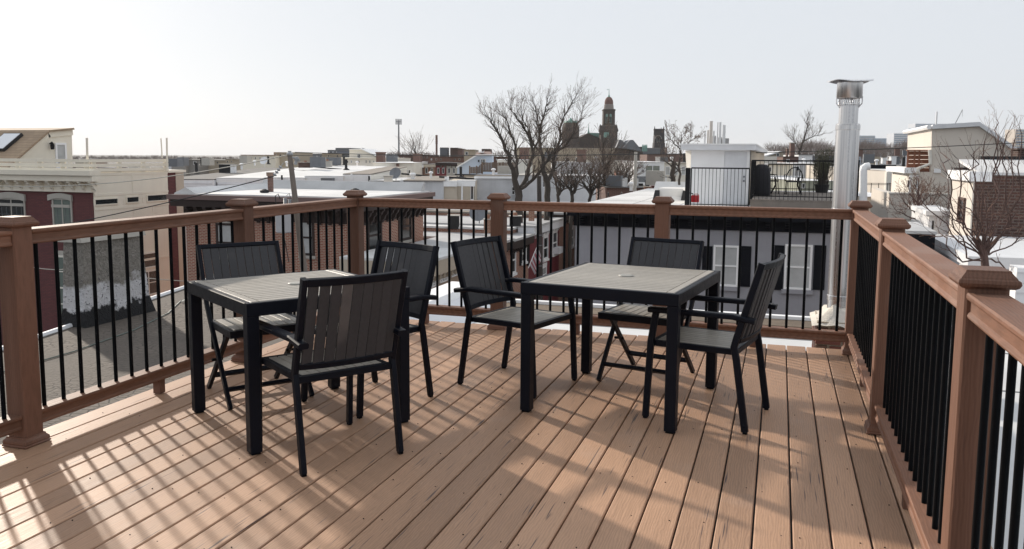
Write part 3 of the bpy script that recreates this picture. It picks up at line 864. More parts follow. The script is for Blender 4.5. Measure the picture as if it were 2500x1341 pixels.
for W_, u0, u1 in ((w1, -6, 66), (w2, 122, 180)):
    b0, b1, z0, z1 = rect('Y', LY_, u0, 484, u1, 560)
    m = MB(); slab(m, 'Y', LY_, b0 + .15, b1 - .15, PY(120, 506, LY_).z, PY(120, 499, LY_).z, -.02, .06); m.build('transom_bar', stone, W_)
    zt = PY(120, 471, LY_).z; n = 8
    m = MB()
    top = [(b0 + (b1 - b0) * i / n, z1 + (zt - z1) * (.62 + .38 * math.sin(math.pi * i / n))) for i in range(n + 1)]
    bot = [(b0 + (b1 - b0) * i / n, z1 - .12 + .12 * math.sin(math.pi * i / n)) for i in range(n + 1)]
    m.prism([face_pt('Y', LY_, a, z, .01) for a, z in top + bot[::-1]], (0, -.09, 0)); m.build('arched_lintel', stone, W_)
    m = MB()
    for i in range(1, 6): a = b0 + (b1 - b0) * i / 6; slab(m, 'Y', LY_, a - .007, a + .007, z0 + .1, PY(120, 508, LY_).z, .01, .022)
    for i in range(1, 3): z = z0 + (PY(120, 508, LY_).z - z0) * i / 3; slab(m, 'Y', LY_, b0 + .2, b1 - .2, z - .007, z + .007, .01, .021)
    m.build('muntin', slate, W_)
win(L, 'Y', LY_, 142, 624, 180, 782, fr=cream_pale, gl=glass_green, cols=2, rows=4, t=.09, lintel=stone)
for u0, v0, u1, v1 in ((229, 484, 288, 501), (307, 479, 339, 496), (357, 474, 408, 492)): win(L, 'X', LX_ + .02, u0, v0, u1, v1, fr=cream, mid=False, t=.05)
win(L, 'X', LX_ + .02, 337, 616, 387, 655, fr=cream_pale, mid=False, t=.07)
win(L, 'X', LX_ + .02, 337, 660, 387, 722, fr=cream_pale, cols=2, rows=2, mid=False, t=.07)
for u, v0, v1 in ((322, 424, 470), (275, 512, 640), (327, 506, 640), (372, 500, 610), (302, 486, 500), (348, 480, 494)):
    y0, zt = px('X', LX_, u, v0); _, zb = px('X', LX_, u, v1)
    m = MB(); slab(m, 'X', LX_ + .02, y0 - .035, y0 + .035, zb, zt, 0, .018); m.build('batten', cream, L)
for v in (424, 472, 505, 640):
    z = PX(320, v, LX_).z; m = MB(); slab(m, 'X', LX_ + .02, LY_ + .05, yE, z - .05, z + .05, 0, .022); m.build('belt_board', cream, L)
# roof-deck fence of three wide boards
hR = zrail1 - zrail0
for q0, q1 in ((0.0, .26), (.36, .64), (.74, 1.0)):
    m = MB(); slab(m, 'Y', LY_ - .2, -46, LX_ + .1, zrail0 + hR * q0, zrail0 + hR * q1, 0, .04); m.build('fence_board', cream, L)
    m = MB(); slab(m, 'X', LX_ + .06, LY_ - .2, yE, zrail0 + hR * q0, zrail0 + hR * q1, 0, .04); m.build('fence_board', cream, L)
for i in range(14):
    x = LX_ - .1 - i * 1.25; m = MB(); slab(m, 'Y', LY_ - .15, x - .12, x + .12, zrail0, zrail1, -.05, .04); m.build('fence_post', cream, L)
for i in range(4):
    y = LY_ + .1 + i * (yE - LY_ - .2) / 3; m = MB(); slab(m, 'X', LX_ + .01, y - .1, y + .1, zrail0, zrail1, -.05, .04); m.build('fence_post', cream, L)
part_box(L, 'deck_floor', wood_grey, -46, LX_ - .1, LY_ + .1, yE - .1, zrail0 - .018, zrail0 + .05)
for u, v0, v1, u2, r in ((212, 337, 416, 214, .05), (407, 337, 418, 408.5, .045), (393, 338, 386, 396, .03)):
    Dp = 36 if u < 300 else 40
    a, b = PD(u2, v1, Dp), PD(u, v0, Dp)
    m = MB(); m.tube([a, b], r, 8); m.build('awning_pole', cream, L)
# stair bulkhead with shingled slope, skylight, door and lamp
BX_ = -33.4
def bp(u, v): p = PX(u, v, BX_); return V((BX_, p.y, p.z))
g = [bp(8, 392), bp(115, 323), bp(175, 317.5), bp(177, 392)]
zb = zrail0
g[0].z = g[3].z = zb
B = L
m = MB(); m.prism([g[0], g[3], g[2], g[1]], (-6, 0, 0)); m.build('bulkhead', cream, L)
m = MB()
for a, b in ((g[0], g[1]), (g[1], g[2])):
    n_ = V((0, -(b - a).z, (b - a).y)).normalized() * .1
    m.hexa([a + V((.18, 0, 0)) + n_ * .1, b + V((.18, 0, 0)) + n_ * .1, b + V((-6.1, 0, 0)) + n_ * .1, a + V((-6.1, 0, 0)) + n_ * .1, a + V((.18, 0, 0)) + n_, b + V((.18, 0, 0)) + n_, b + V((-6.1, 0, 0)) + n_, a + V((-6.1, 0, 0)) + n_])
m.build('shingle_roof', shingle, L)
m = MB()
for a, b in ((g[0], g[1]), (g[1], g[2])):
    n_ = V((0, -(b - a).z, (b - a).y)).normalized()
    m.hexa([a + V((.002, 0, 0)) - n_ * .25, b + V((.002, 0, 0)) - n_ * .25, b + V((.002, 0, 0)), a + V((.002, 0, 0)), a + V((.06, 0, 0)) - n_ * .25, b + V((.06, 0, 0)) - n_ * .25, b + V((.06, 0, 0)), a + V((.06, 0, 0))])
m.build('barge_board', cream, L)
d = (g[1] - g[0]); n_ = V((0, -d.z, d.y)).normalized()
s0, s1 = g[0] + d * .42 + n_ * .1, g[0] + d * .86 + n_ * .1
m = MB(); A_ = V((-1.0, 0, 0)); C_ = V((-2.1, 0, 0))
m.hexa([s0 + A_, s1 + A_, s1 + C_, s0 + C_, s0 + A_ + n_ * .14, s1 + A_ + n_ * .14, s1 + C_ + n_ * .14, s0 + C_ + n_ * .14]); sk = m.build('skylight', black_tar, L)
e_ = d.normalized() * .06
m = MB(); m.hexa([p + n_ * h for h in (.141, .155) for p in (s0 + A_ + e_ + V((-.06, 0, 0)), s1 + A_ - e_ + V((-.06, 0, 0)), s1 + C_ - e_ + V((.06, 0, 0)), s0 + C_ + e_ + V((.06, 0, 0)))]); m.build('pane', paint('skylight_dome', (.75, .77, .8), .15, .05), sk)
a0, a1, z0, z1 = rect('X', BX_, 134, 349, 161, 392)
win_m(L, 'X', BX_ + .01, a0, a1, zb, z1, fr=white, gl=glass_pale, t=.1, mid=False, name='door')
q = bp(121, 357) + V((.05, 0, 0))
m = MB(); m.rings(q.x + .12, q.y, [(q.z - .16, .05), (q.z - .14, .08), (q.z + .05, .1), (q.z + .18, .04)], 8); m.tube([(q.x - .06, q.y, q.z + .1), (q.x + .12, q.y, q.z + .2)], .025, 6); m.build('wall_lamp', iron2_mat, L)

# ================================================================== brick corner building behind the left railing
MX, MY = -16.2, 30.5
Mb = thing('brick_corner_building', 'red brick corner building with heavy brown bracketed cornice and white roof', 'building', (-20, 34, GZ))
xL = PY(452, 500, MY).x; yB = PX(1033, 500, MX).y
ov = .55
zt = PY(868, 486, MY - ov).z
z1 = zt - .2; z2 = PY(868, 548, MY).z
part_box(Mb, 'wall', brick_red, xL, MX, MY, yB, GZ, z2)
part_box(Mb, 'frieze', dark_cornice, xL - .05, MX + .06, MY - .06, yB, z2 + .002, z1 - .3)
part_box(Mb, 'cornice_soffit', dark_cornice, xL - .4, MX + ov - .1, MY - ov + .1, yB + .15, z1 - .298, z1 - .002)
part_box(Mb, 'cornice_edge', cornice_edge, xL - .5, MX + ov, MY - ov, yB + .2, z1, zt)
bracket_row(Mb, 'Y', MY - .06, xL + .1, MX - .05, 17, z1 - .3, .62, .4, dark_cornice, .14)
bracket_row(Mb, 'X', MX + .06, MY + .1, yB - .1, 12, z1 - .3, .62, .4, dark_cornice, .14)
part_box(Mb, 'roof', white_roof, xL - .3, MX + ov - .25, MY - ov + .25, yB + .1, zt + .002, zt + .05)
m = MB(); m.prism([(xL - .3, yB - .5, zt + .052), (xL - .3, yB, zt + .052), (xL - .3, yB, zt + .46), (xL - .3, yB - .12, zt + .46)], (MX - xL + .4, 0, 0)); m.build('parapet', silver_roof, Mb)
m = MB(); m.prism([(xL - .4, MY - .2, zt + .052), (xL + .7, MY - .2, zt + .052), (xL + .2, MY - .2, zt + .3)], (0, yB - MY - .5, 0)); m.build('ridge', white_roof, Mb)
for u0, v0, u1, v1 in ((529, 545, 578, 640), (734, 536, 768, 624)): win(Mb, 'Y', MY, u0, v0, u1, v1, fr=dark_cornice, gl=glass_pale, sill=stone, lintel=stone, t=.1)
for u0, v0, u1, v1 in ((897, 531, 931, 617), (972, 519, 1003, 587)): win(Mb, 'X', MX, u0, v0, u1, v1, fr=dark_cornice, gl=glass, sill=stone, lintel=stone, t=.1)
win(Mb, 'Y', MY, 640, 690, 690, 790, fr=dark_cornice, sill=stone, lintel=stone, t=.1)
p = PD(661, 468, 38)
v = thing('vent_stack', 'brown square vent stack on the white roof of the brick corner building', 'vent', (p.x, p.y, p.z - .1))
m = MB(); m.rings(p.x, p.y, [(p.z - .15, .09), (p.z + .82, .09)]); m.build('stack', brick_brown, v)
m = MB(); m.rings(p.x, p.y, [(p.z + .7, .12), (p.z + .86, .13)]); m.build('cap', paint('brown_cap', (.25, .17, .13), .8), v)
m = MB(); m.rings(p.x - .1, p.y - .15, [(p.z - .15, .2), (p.z - .05, .16), (p.z + .05, .05)], 9); m.build('flashing', black_tar, v)
for u, vv, lab in ((646, 474, 'squat black roof vent left of the brown vent stack'), (867, 472, 'small black roof vent above the corner post')):
    p = PD(u, vv, 37)
    m = MB(); m.rings(p.x, p.y, [(p.z - .1, .16), (p.z + .06, .14), (p.z + .07, .2), (p.z + .16, .2), (p.z + .22, .06)], 10); tag(m.build('roof_vent', black_tar, None), lab, 'vent')

# ================================================================== utility pole with transformer
up = thing('utility_pole', 'leaning weathered wooden utility pole with a grey transformer', 'pole', tuple(PD(740, 650, 24)))
a, b = PD(707.5, 380, 24), PD(741, 650, 24)
d = (b - a) / (a.z - b.z)
base = b + d * (b.z - GZ)
m = MB(); N = 9; pts = [a.lerp(base, i / N) for i in range(N + 1)]
m.tube(pts, [.068 + .0075 * i * 1.5 for i in range(N + 1)], 10); m.build('shaft', wood_grey, up, True)
m = MB(); m.tube([a + V((0, 0, -.05)), a + V((0, 0, .04))], .045, 8); m.rings(a.x, a.y, [(a.z + .02, .09), (a.z + .06, .1), (a.z + .09, .05), (a.z + .13, .05)], 10); m.build('top_insulator', insul, up, True)
c = PD(694, 536, 23.6)
m = MB(); m.rings(c.x, c.y, [(c.z - .37, .2), (c.z - .35, .24), (c.z + .3, .24), (c.z + .31, .26), (c.z + .36, .26), (c.z + .42, .1)], 20, 0); m.build('transformer', paint('transformer_grey', (.42, .43, .45), .5, .08), up, True)
for u, vv in ((696, 483), (707, 486)):
    p = PD(u, vv, 23.6); m = MB()
    m.rings(p.x, p.y, [(p.z - .2 + .03 * k + e, .035 + .022 * (e > 0)) for k in range(7) for e in (0, .014)], 10); m.build('bushing', insul, up, True)
for s, (u0, v0, u1, v1) in enumerate(((692, 398, 668, 431), (716, 388, 733, 392))):
    m = MB(); p0, p1 = PD(u0, v0, 24), PD(u1, v1, 24)
    for k in range(4): q0 = p0.lerp(p1, .25 + k * .19); q1 = p0.lerp(p1, .25 + k * .19 + .12); m.tube([q0, q0.lerp(q1, .3), q1], [.03, .065, .03], 8)
    m.tube([p0, p1], .012, 5); m.build('strain_insulator', insul, up, True)
p = PD(727, 390, 24)
m = MB(); m.tube([PD(709, 384, 24), PD(726, 386, 24)], .025, 6); m.tube([PD(726, 383, 24), PD(721, 402, 24)], .045, 8); m.build('cutout_switch', insul, up)
m = MB(); m.tube([PD(684, 486, 23.5), PD(679, 474, 23.5), PD(672, 478, 23.5), PD(674, 500, 23.5), PD(690, 560, 23.5), PD(705, 640, 23.5)], .014, 5); m.tube([PD(700, 478, 23.5), PD(706, 472, 23.7), PD(711, 490, 24)], .008, 5); m.build('drop_cable', cable_mat, up)
def wire(label, pts, r, mat=cable_mat, sag=0.0):
    P = [PD(*p) for p in pts]; out = []
    for i in range(len(P) - 1):
        n = 8
        for k in range(n):
            t_ = k / n; q = P[i].lerp(P[i + 1], t_); q.z -= sag * 4 * t_ * (1 - t_); out.append(q)
    out.append(P[-1])
    m = MB(); m.tube(out, r, 4); return tag(m.build('overhead_wire', mat, None), label, 'wire')
wire('pale overhead wire from the cream house to the utility pole top', [(-60, 452, 30), (707, 378, 24)], .014, cable_pale, .35)
wire('dark overhead wire sloping from the lower left up to the strain insulator', [(-80, 590, 26), (668, 431, 24)], .014, cable_mat, .12)
wire('long dark overhead wire running right across the skyline', [(720, 372, 40), (1550, 377, 34), (2560, 345, 30)], .014, cable_mat, .1)
wire('thin overhead wire from the pole top towards the big bare tree', [(708, 379, 24), (1000, 378, 44), (1550, 376, 34)], .008, cable_mat, .05)
wire('pale service wire behind the left railing', [(30, 640, 20), (180, 655, 23), (560, 690, 27)], .012, cable_pale, .1)

# ================================================================== grey stucco building opposite, its roof shed and roof deck
GY = 25.4
gx0 = PY(1405, 600, GY).x; gx1 = PY(2112, 600, GY).x; gyb = 41.0
G = thing('grey_stucco_building', 'grey stucco building with black cornice, shuttered windows and white roof', 'building', (0, 33, GZ))
zt = PY(1640, 516, GY - .5).z; zf = PY(1640, 558, GY).z
part_box(G, 'wall', grey_stucco, gx0, gx1, GY, gyb, GZ, zf)
part_box(G, 'frieze', black_cornice, gx0 - .05, gx1, GY - .08, gyb, zf + .002, zt - .22)
part_box(G, 'cornice', black_cornice, gx0 - .16, gx1, GY - .5, gyb, zt - .218, zt)
bracket_row(G, 'Y', GY - .08, gx0, gx1 - .2, 15, zt - .219, .27, .36, black_cornice, .12)
part_box(G, 'roof', white_roof, gx0 - .1, gx1, GY - .35, gyb, zt + .002, zt + .06)
m = MB(); m.prism([(gx0 + .3, gyb - .9, zt + .062), (gx0 + .3, gyb, zt + .062), (gx0 + .3, gyb, zt + .4), (gx0 + .3, gyb - .25, zt + .4)], (4.6, 0, 0)); m.build('far_curb', white_roof, G)
m = MB()
for x in (-4.6, -3.1): m.box(x, x + .03, GY, gyb - 1, zt + .0605, zt + .066)
for y in (29, 33.5, 37.5): m.box(gx0, -1, y, y + .03, zt + .0605, zt + .0655)
m.build('roof_seam', paint('membrane_seam', (.4, .4, .4), .8), G)
for u0, v0, u1, v1, s in ((1741, 599, 1803, 699, ((1714, 1738), (1806, 1833))), (1915, 597, 1982, 707, ((1889, 1913), (1986, 2015)))):
    W_ = win(G, 'Y', GY, u0, v0, u1, v1, fr=white, gl=glass_pale, t=.06, sill=grey_stucco)
    for su0, su1 in s:
        a0, a1, z0, z1 = rect('Y', GY, su0, v0 + 2, su1, v1 + 1)
        m = MB(); slab(m, 'Y', GY, a0, a1, z0, z1, .002, .04)
        for q0, q1 in ((.06, .47), (.53, .94)): slab(m, 'Y', GY, a0 + .05, a1 - .05, z0 + (z1 - z0) * q0, z0 + (z1 - z0) * q1, .035, .055)
        m.build('shutter', black_cornice, W_)
zr = zt + .06
# roof hatch
c0 = PZ(1640, 488, zr)
h = thing('roof_hatch', 'low white membrane-covered roof hatch with dark side openings', 'roof hatch', (c0.x, c0.y, zr))
m = MB()
m.sweep(None, [[(c0.x - .5 - k * .1, c0.y - .1 - k * .3, zr + z), (c0.x + .42 + k * .25, c0.y - .1 - k * .3, zr + z), (c0.x + .42 + k * .25, c0.y + 1.4, zr + z), (c0.x - .5 - k * .1, c0.y + 1.4, zr + z)] for z, k in ((0, 1), (.12, .25), (.34, .04), (.4, -.1))]); m.build('hatch', white_roof, h)
for x in (-.62, .36):
    m = MB(); m.prism([(c0.x + x, c0.y - .42, zr + .01), (c0.x + x + .24, c0.y - .42, zr + .01), (c0.x + x + .2, c0.y - .16, zr + .34), (c0.x + x + .04, c0.y - .16, zr + .34)], (0, .05, 0)); m.build('dark_flashing', black_tar, h)
# shed
SY = 28.2
sh = thing('roof_shed', 'white stair shed with panelled door on the grey building roof', 'shed', (-2, SY + 1, zr))
x0, x1 = PY(1685, 450, SY).x, PY(1829, 450, SY).x
zs = PY(1760, 367, SY).z; z5 = PY(1760, 354, SY - .25).z
yb = PX(1864, 420, x1).y
part_box(sh, 'wall', white, x0, x1 - .005, SY, yb, zr, zs)
m = MB(); siding(m, 'X', x1, SY + .02, yb, zr, zs, .12); m.build('side_siding', tan_wall, sh)
part_box(sh, 'roof', grey_white, PY(1664, 360, SY).x, PY(1846, 360, SY).x, SY - .28, yb + .3, zs + .002, z5)
part_box(sh, 'drip_edge', white, PY(1663, 360, SY).x, PY(1847, 360, SY).x, SY - .3, yb + .32, z5 + .001, z5 + .04)
m = MB(); m.prism([(x0 - .22, SY + .3, zs - .02), (x0 - .004, SY + .02, zs - .02), (x0 - .004, SY + .02, zr), (x0 - .03, SY + .06, zr)], (0, 1.6, 0)); m.build('side_fin', cream_pale, sh)
a0, a1, z0, z1 = rect('Y', SY, 1767, 370, 1822, 494)
door_m(sh, 'Y', SY, a0, a1, zr + .03, z1, grey_white, white)
m = MB(); slab(m, 'Y', SY, PY(1760, 400, SY).x - .02, PY(1760, 400, SY).x + .03, zr, zs, 0, .03); m.build('corner_board', white, sh)
# railings on that roof
def iron_rail(label, pl, c, a0, a1, z0, z1, step, low=True):
    r = thing('iron_railing', label, 'railing', face_pt(pl, c, a0, z0))
    m = MB(); m.bar([face_pt(pl, c, a0, z1), face_pt(pl, c, a1, z1)], .04, .03, (0, 0, 1), .003); m.build('top_rail', iron2_mat, r)
    if low: m = MB(); m.bar([face_pt(pl, c, a0, z0 + .1), face_pt(pl, c, a1, z0 + .1)], .03, .025, (0, 0, 1), .003); m.build('bottom_rail', iron2_mat, r)
    n = max(1, round(abs(a1 - a0) / step))
    for i in range(n + 1):
        a = a0 + (a1 - a0) * i / n; big = i in (0, n)
        m = MB(); m.tube([face_pt(pl, c, a, z0), face_pt(pl, c, a, z1 - .01)], .022 if big else .008, 6); m.build('rail_post' if big else 'baluster', iron2_mat, r)
    return r
FY = 26.0
xa, xb = PY(1687, 450, FY).x, PY(1829, 450, FY).x
iron_rail('black iron railing in front of the white shed, beside the red can', 'Y', FY, xa, xb, zr, PY(1760, 411, FY).z, .105)
fp = thing('fence_panel', 'dark upright panel at the left end of the shed railing', 'panel', (xa - .1, FY, zr))
part_box(fp, 'panel', iron2_mat, PY(1673, 450, FY).x, xa - .03, FY - .02, FY + .06, zr, PY(1680, 410, FY).z)
DY0, DY1 = 26.3, 33.0
dz = PY(1900, 488, DY0).z
dx0, dx1 = PY(1832, 488, DY0).x, PY(2092, 488, DY0).x
dk = thing('roof_deck', 'weathered plank roof deck beyond the grey building cornice', 'deck', (dx0, DY0, zr))
x = dx0
while x < dx1 - .05:
    MB().box(x + .004, x + .136, DY0, DY1, dz - .03, dz).build('board', wood_grey, dk); x += .14
part_box(dk, 'rim_board', wood_grey, dx0, dx1, DY0 + .02, DY0 + .06, zr, dz - .033)
iron_rail('black iron railing along the front of the plank roof deck', 'Y', DY0 + .03, dx0, dx1, dz, PY(1950, 393, DY0).z, .118)
iron_rail('short black iron railing down the left side of the plank roof deck', 'X', dx0 + .03, DY0 + .1, DY0 + 2.6, dz, PY(1830, 393, DY0).z, .2)
iron_rail('far black iron railing at the back of the plank roof deck', 'Y', DY1, dx0 + .4, dx1, dz, dz + 1.0, .16)
p = PD(2087, 480, 27.5); part_box(dk, 'corner_post', iron2_mat, p.x - .1, p.x + .1, p.y, p.y + .2, dz, PD(2087, 391, 27.5).z)
# grill cover
c = PZ(1857, 478, dz)
gc = MB(); sec = []
for z, wx, wy in ((0, .3, .34), (.1, .31, .36), (.55, .29, .34), (.82, .26, .3), (.95, .2, .22), (1.0, .12, .12)):
    sec.append([(c.x + math.copysign(abs(math.cos(2 * math.pi * i / 20)) ** .5, math.cos(2 * math.pi * i / 20)) * wx * (1 + .04 * math.sin(i * 2.3 + z * 5)), c.y + .4 + math.copysign(abs(math.sin(2 * math.pi * i / 20)) ** .5, math.sin(2 * math.pi * i / 20)) * wy, dz + .02 + z) for i in range(20)])
gc.sweep(None, sec); tag(gc.build('covered_grill', black_cloth, None, True), 'barbecue under a black fitted cover on the plank roof deck', 'grill')
# table and metal chairs there
tc = PD(1921, 430, 29.6); tz = tc.z
t = thing('roof_deck_table', 'white-topped dark-legged table on the plank roof deck', 'table', (tc.x, tc.y, dz))
MB().box(tc.x - .55, tc.x + .55, tc.y - .4, tc.y + .4, tz - .03, tz).build('tabletop', white, t)
for sx in (-1, 1):
    for sy in (-1, 1):
        m = MB(); m.tube([(tc.x + sx * .4, tc.y + sy * .3, tz - .03), (tc.x + sx * .36, tc.y + sy * .28, dz + .3), (tc.x + sx * .5, tc.y + sy * .36, dz)], .025, 6); m.build('leg', iron2_mat, t)
def metal_chair(label, x, y, f):
    r = thing('metal_chair', label, 'chair', (x, y, dz), 'round-backed metal chairs on the roof deck')
    c, s = math.cos(f), math.sin(f)
    def L_(a, b, z): return (x + c * a - s * b, y + s * a + c * b, dz + z)
    m = MB(); m.hexa([L_(a, b, z) for z in (.42, .46) for a, b in ((-.22, -.24), (.22, -.24), (.22, .24), (-.22, .24))]); m.build('seat', black_cloth, r)
    for a in (-.2, .2):
        for b in (-.22, .22): m = MB(); m.tube([L_(a, b, .42), L_(a * 1.15, b * 1.1, 0)], .016, 5); m.build('leg', iron2_mat, r)
    m = MB(); n = 16
    m.tube([L_(-.24 - .05 * math.sin(math.pi * i / n), .28 * math.cos(math.pi * i / n), .46 + .46 * math.sin(math.pi * i / n)) for i in range(n + 1)], .018, 5); m.build('back_hoop', iron2_mat, r)
    for b in (-.15, -.05, .05, .15): m = MB(); m.tube([L_(-.24, b, .46), L_(-.28, b, .46 + .44 * math.sqrt(1 - (b / .28) ** 2))], .01, 4); m.build('back_bar', iron2_mat, r)
    for q in (-1, 1): m = MB(); m.tube([L_(-.26, q * .26, .66), L_(.15, q * .3, .66), L_(.2, q * .27, .44)], .016, 5); m.build('arm', iron2_mat, r)
metal_chair('round-backed black metal chair left of the white-topped table', tc.x - .52, tc.y - .3, R(10))
metal_chair('round-backed black metal chair in front of the white-topped table', tc.x + .22, tc.y - .75, R(95))
# red fuel can
c = PY(1697, 493, 26.35); cz = PY(1697, 494, 26.35).z
fc_ = thing('fuel_can', 'red plastic fuel can behind the iron railing of the white shed', 'fuel can', (c.x, c.y, cz))
m = MB(); w_, d_ = .115, .08
m.sweep(None, [[(c.x + a * w_, c.y + b * d_, cz + z) for a, b in ((-k, -1), (k, -1), (1, -k), (1, k), (k, 1), (-k, 1), (-1, k), (-1, -k))] for z, k, w_ in ((0, .8, .105), (.02, .85, .115), (.19, .85, .115), (.215, .8, .1))]); m.build('body', red_plastic, fc_, True)
m = MB(); m.tube([(c.x - .02, c.y, cz + .21), (c.x - .01, c.y, cz + .25), (c.x + .08, c.y, cz + .25), (c.x + .1, c.y, cz + .21)], .014, 6); m.build('handle', red_plastic, fc_)
m = MB(); m.tube([(c.x - .07, c.y, cz + .21), (c.x - .075, c.y, cz + .26), (c.x - .17, c.y, cz + .28)], .018, 7); m.build('spout', black_tar, fc_)
# ================================================================== the side street seen through the far railing
SX = -12.5
def street_house(label, u0, u1, vtop, wall, cor, name='row_house', wins=(), depth=3.4, roofm=white_roof, band=.45):
    y0, zt_ = px('X', SX, u0, vtop[0]); y1, z1_ = px('X', SX, u1, vtop[1])
    zt_ = (zt_ + z1_) / 2
    r = thing(name, label, 'house', (SX - 4, (y0 + y1) / 2, GZ))
    part_box(r, 'wall', wall, SX - depth, SX, y0 + .01, y1 - .01, GZ, zt_ - band)
    part_box(r, 'cornice', cor, SX - depth, SX + .28, y0 + .005, y1 - .005, zt_ - band + .002, zt_)
    part_box(r, 'roof', roofm, SX - depth, SX + .3, y0 + .005, y1 - .005, zt_ + .002, zt_ + .1)
    for w_ in wins:
        win(r, 'X', SX, *w_, fr=white, gl=glass, t=.09, lintel=white, sill=white)
    return r, y0, y1, zt_
r, y0, y1, z_ = street_house('tan brick house with dentilled cornice and tall grid windows by the street', 1030, 1130, (645, 612), paint('tan_front', (.35, .26, .19), .85, .1, 3), paint('buff_cornice', (.5, .43, .34), .8, .1, 3), roofm=white_roof, band=.55)
for i in range(10):
    y = y0 + .3 + i * (y1 - y0 - .5) / 9; m = MB(); slab(m, 'X', SX, y - .07, y + .07, z_ - .8, z_ - .55, 0, .12); m.build('dentil', paint('buff_cornice', (.5, .43, .34)), r)
for a in (1049, 1072, 1101): win(r, 'X', SX, a, 676 - (a - 1049) * .45, a + 19, 700 - (a - 1049) * .5, fr=white, gl=glass_pale, t=.05, cols=3, rows=3, mid=False, lintel=cream_pale)
yq = y1
for lab, u1, vt, wall, wn in (
        ('narrow orange brick street house hidden behind the left-end armchair', 1240, (592, 590), brick_red, ()),
        ('red brick street house with dark shutters, nearest beside the white post', 1291, (592, 569), brick_red, ((1246, 602, 1258, 668), (1272, 596, 1284, 640))),
        ('maroon painted street house with white windows and an air conditioner', 1366, (569, 531), maroon_paint, ((1325, 577, 1337, 633), (1348, 565, 1359, 620))),
        ('orange red brick street house nearest the grey stucco building', 1412, (531, 508), brick_red, ((1391, 558, 1400, 602),))):
    y1n, za = px('X', SX, u1, vt[1]); zt_ = za if u1 > 1240 else z_
    r = thing('street_house', lab, 'house', (SX - 4, (yq + y1n) / 2, GZ))
    dp = 3.4 if yq < 37.3 else 9
    part_box(r, 'wall', wall, SX - dp, SX, yq + .01, y1n - .01, GZ, zt_ - .5)
    part_box(r, 'cornice', dark_cornice if wall is brick_red else grey_white, SX - .6, SX + .3, yq + .005, y1n - .005, zt_ - .498, zt_ - .12)
    part_box(r, 'roof', silver_roof, SX - dp, SX + .34, yq + .005, y1n - .005, zt_ - .118, zt_)
    bracket_row(r, 'X', SX + .001, yq + .2, y1n - .2, 9, zt_ - .5, .3, .2, dark_cornice if wall is brick_red else grey_white, .08)
    for w_ in wn: win(r, 'X', SX, *w_, fr=white, gl=glass, t=.1, lintel=white, sill=white)
    if 'maroon' in lab:
        a0, a1, z0, z1 = rect('X', SX, 1349, 603, 1359, 618); m = MB(); slab(m, 'X', SX, a0, a1, z0, z1, .05, .4); m.build('air_conditioner', grey_white, r)
        win(r, 'X', SX, 1320, 652, 1333, 690, fr=white, gl=glass_pale, lintel=white)
    if 'shutters' in lab:
        for a in (1268, 1286):
            a0, a1, z0, z1 = rect('X', SX, a, 598, a + 5, 648); m = MB(); slab(m, 'X', SX, a0, a1, z0, z1, 0, .05); m.build('shutter', black_cornice, r)
    yq = y1n
fp_ = thing('street_pole', 'dark wooden street pole with steel bands beside the row houses', 'pole', tuple(PD(1320, 690, 38)))
a, b = PD(1316, 430, 38), PD(1319, 690, 38); b2 = V((b.x, b.y, GZ))
m = MB(); m.tube([a, b, b2], [.1, .13, .15], 10); m.build('shaft', paint('dark_pole', (.06, .05, .045), .9, .3, 6), fp_, True)
for vv in (575, 600, 650): q = PD(1318, vv, 38); m = MB(); m.rings(q.x, q.y, [(q.z, .14), (q.z + .04, .14)], 12); m.build('band', lead, fp_)
fg = thing('flag', 'faded striped flag on a slanted pole above the street', 'flag', tuple(PD(1296, 650, 37)))
q0, q1 = PD(1290, 655, 37), PD(1312, 600, 37)
m = MB(); m.tube([q0, q1], .02, 6); m.build('flag_pole', white, fg)
for k in range(9):
    t0, t1 = k / 9, (k + 1) / 9
    m = MB(); e = .34; dn = V((.22, 0, -e * 1.3))
    p0, p1 = q0.lerp(q1, .15 + .85 * t0), q0.lerp(q1, .15 + .85 * t1)
    w1 = V((.05 * math.sin(k * 1.3), .05 * math.cos(k * 1.7), 0)); w2 = V((.05 * math.sin(k * 1.3 + 1.3), .05 * math.cos(k * 1.7 + 1.7), 0))
    m.hexa([p0, p1, p1 + dn + w2, p0 + dn + w1] + [p + V((0, .012, 0)) for p in (p0, p1, p1 + dn + w2, p0 + dn + w1)])
    m.build('stripe', paint('flag_red', (.32, .09, .11), .9) if k % 2 else paint('flag_white', (.5, .45, .47), .9), fg)
# low white and tan roofs between the brick corner building and the street
def flat_house(label, x0, x1, y0, y1, zt_, wall, roof, name='row_house', wins=()):
    r = thing(name, label, 'house', ((x0 + x1) / 2, (y0 + y1) / 2, GZ))
    part_box(r, 'wall', wall, x0, x1, y0, y1, GZ, zt_ - .002)
    part_box(r, 'roof', roof, x0 - .05, x1 + .05, y0 - .08, y1 - .02, zt_, zt_ + .1)
    m = MB(); m.box(x0 - .05, x0 + .2, y0 - .08, y1 - .02, zt_ + .101, zt_ + .3); m.build('party_parapet', roof, r)
    return r
zz = z_
flat_house('low white roof just right of the brick corner building', -24, -13.2, 41.2, 47.5, -2.35, brick_red, white_roof)
flat_house('low tan gravel roof behind the white roof, mid distance', -26, -13.2, 47.6, 52.5, -2.0, brick_red, tan_roof)
flat_house('low silver roof below the big bare tree', -24, -11.0, 52.6, 60, -1.9, pale_stucco, silver_roof)
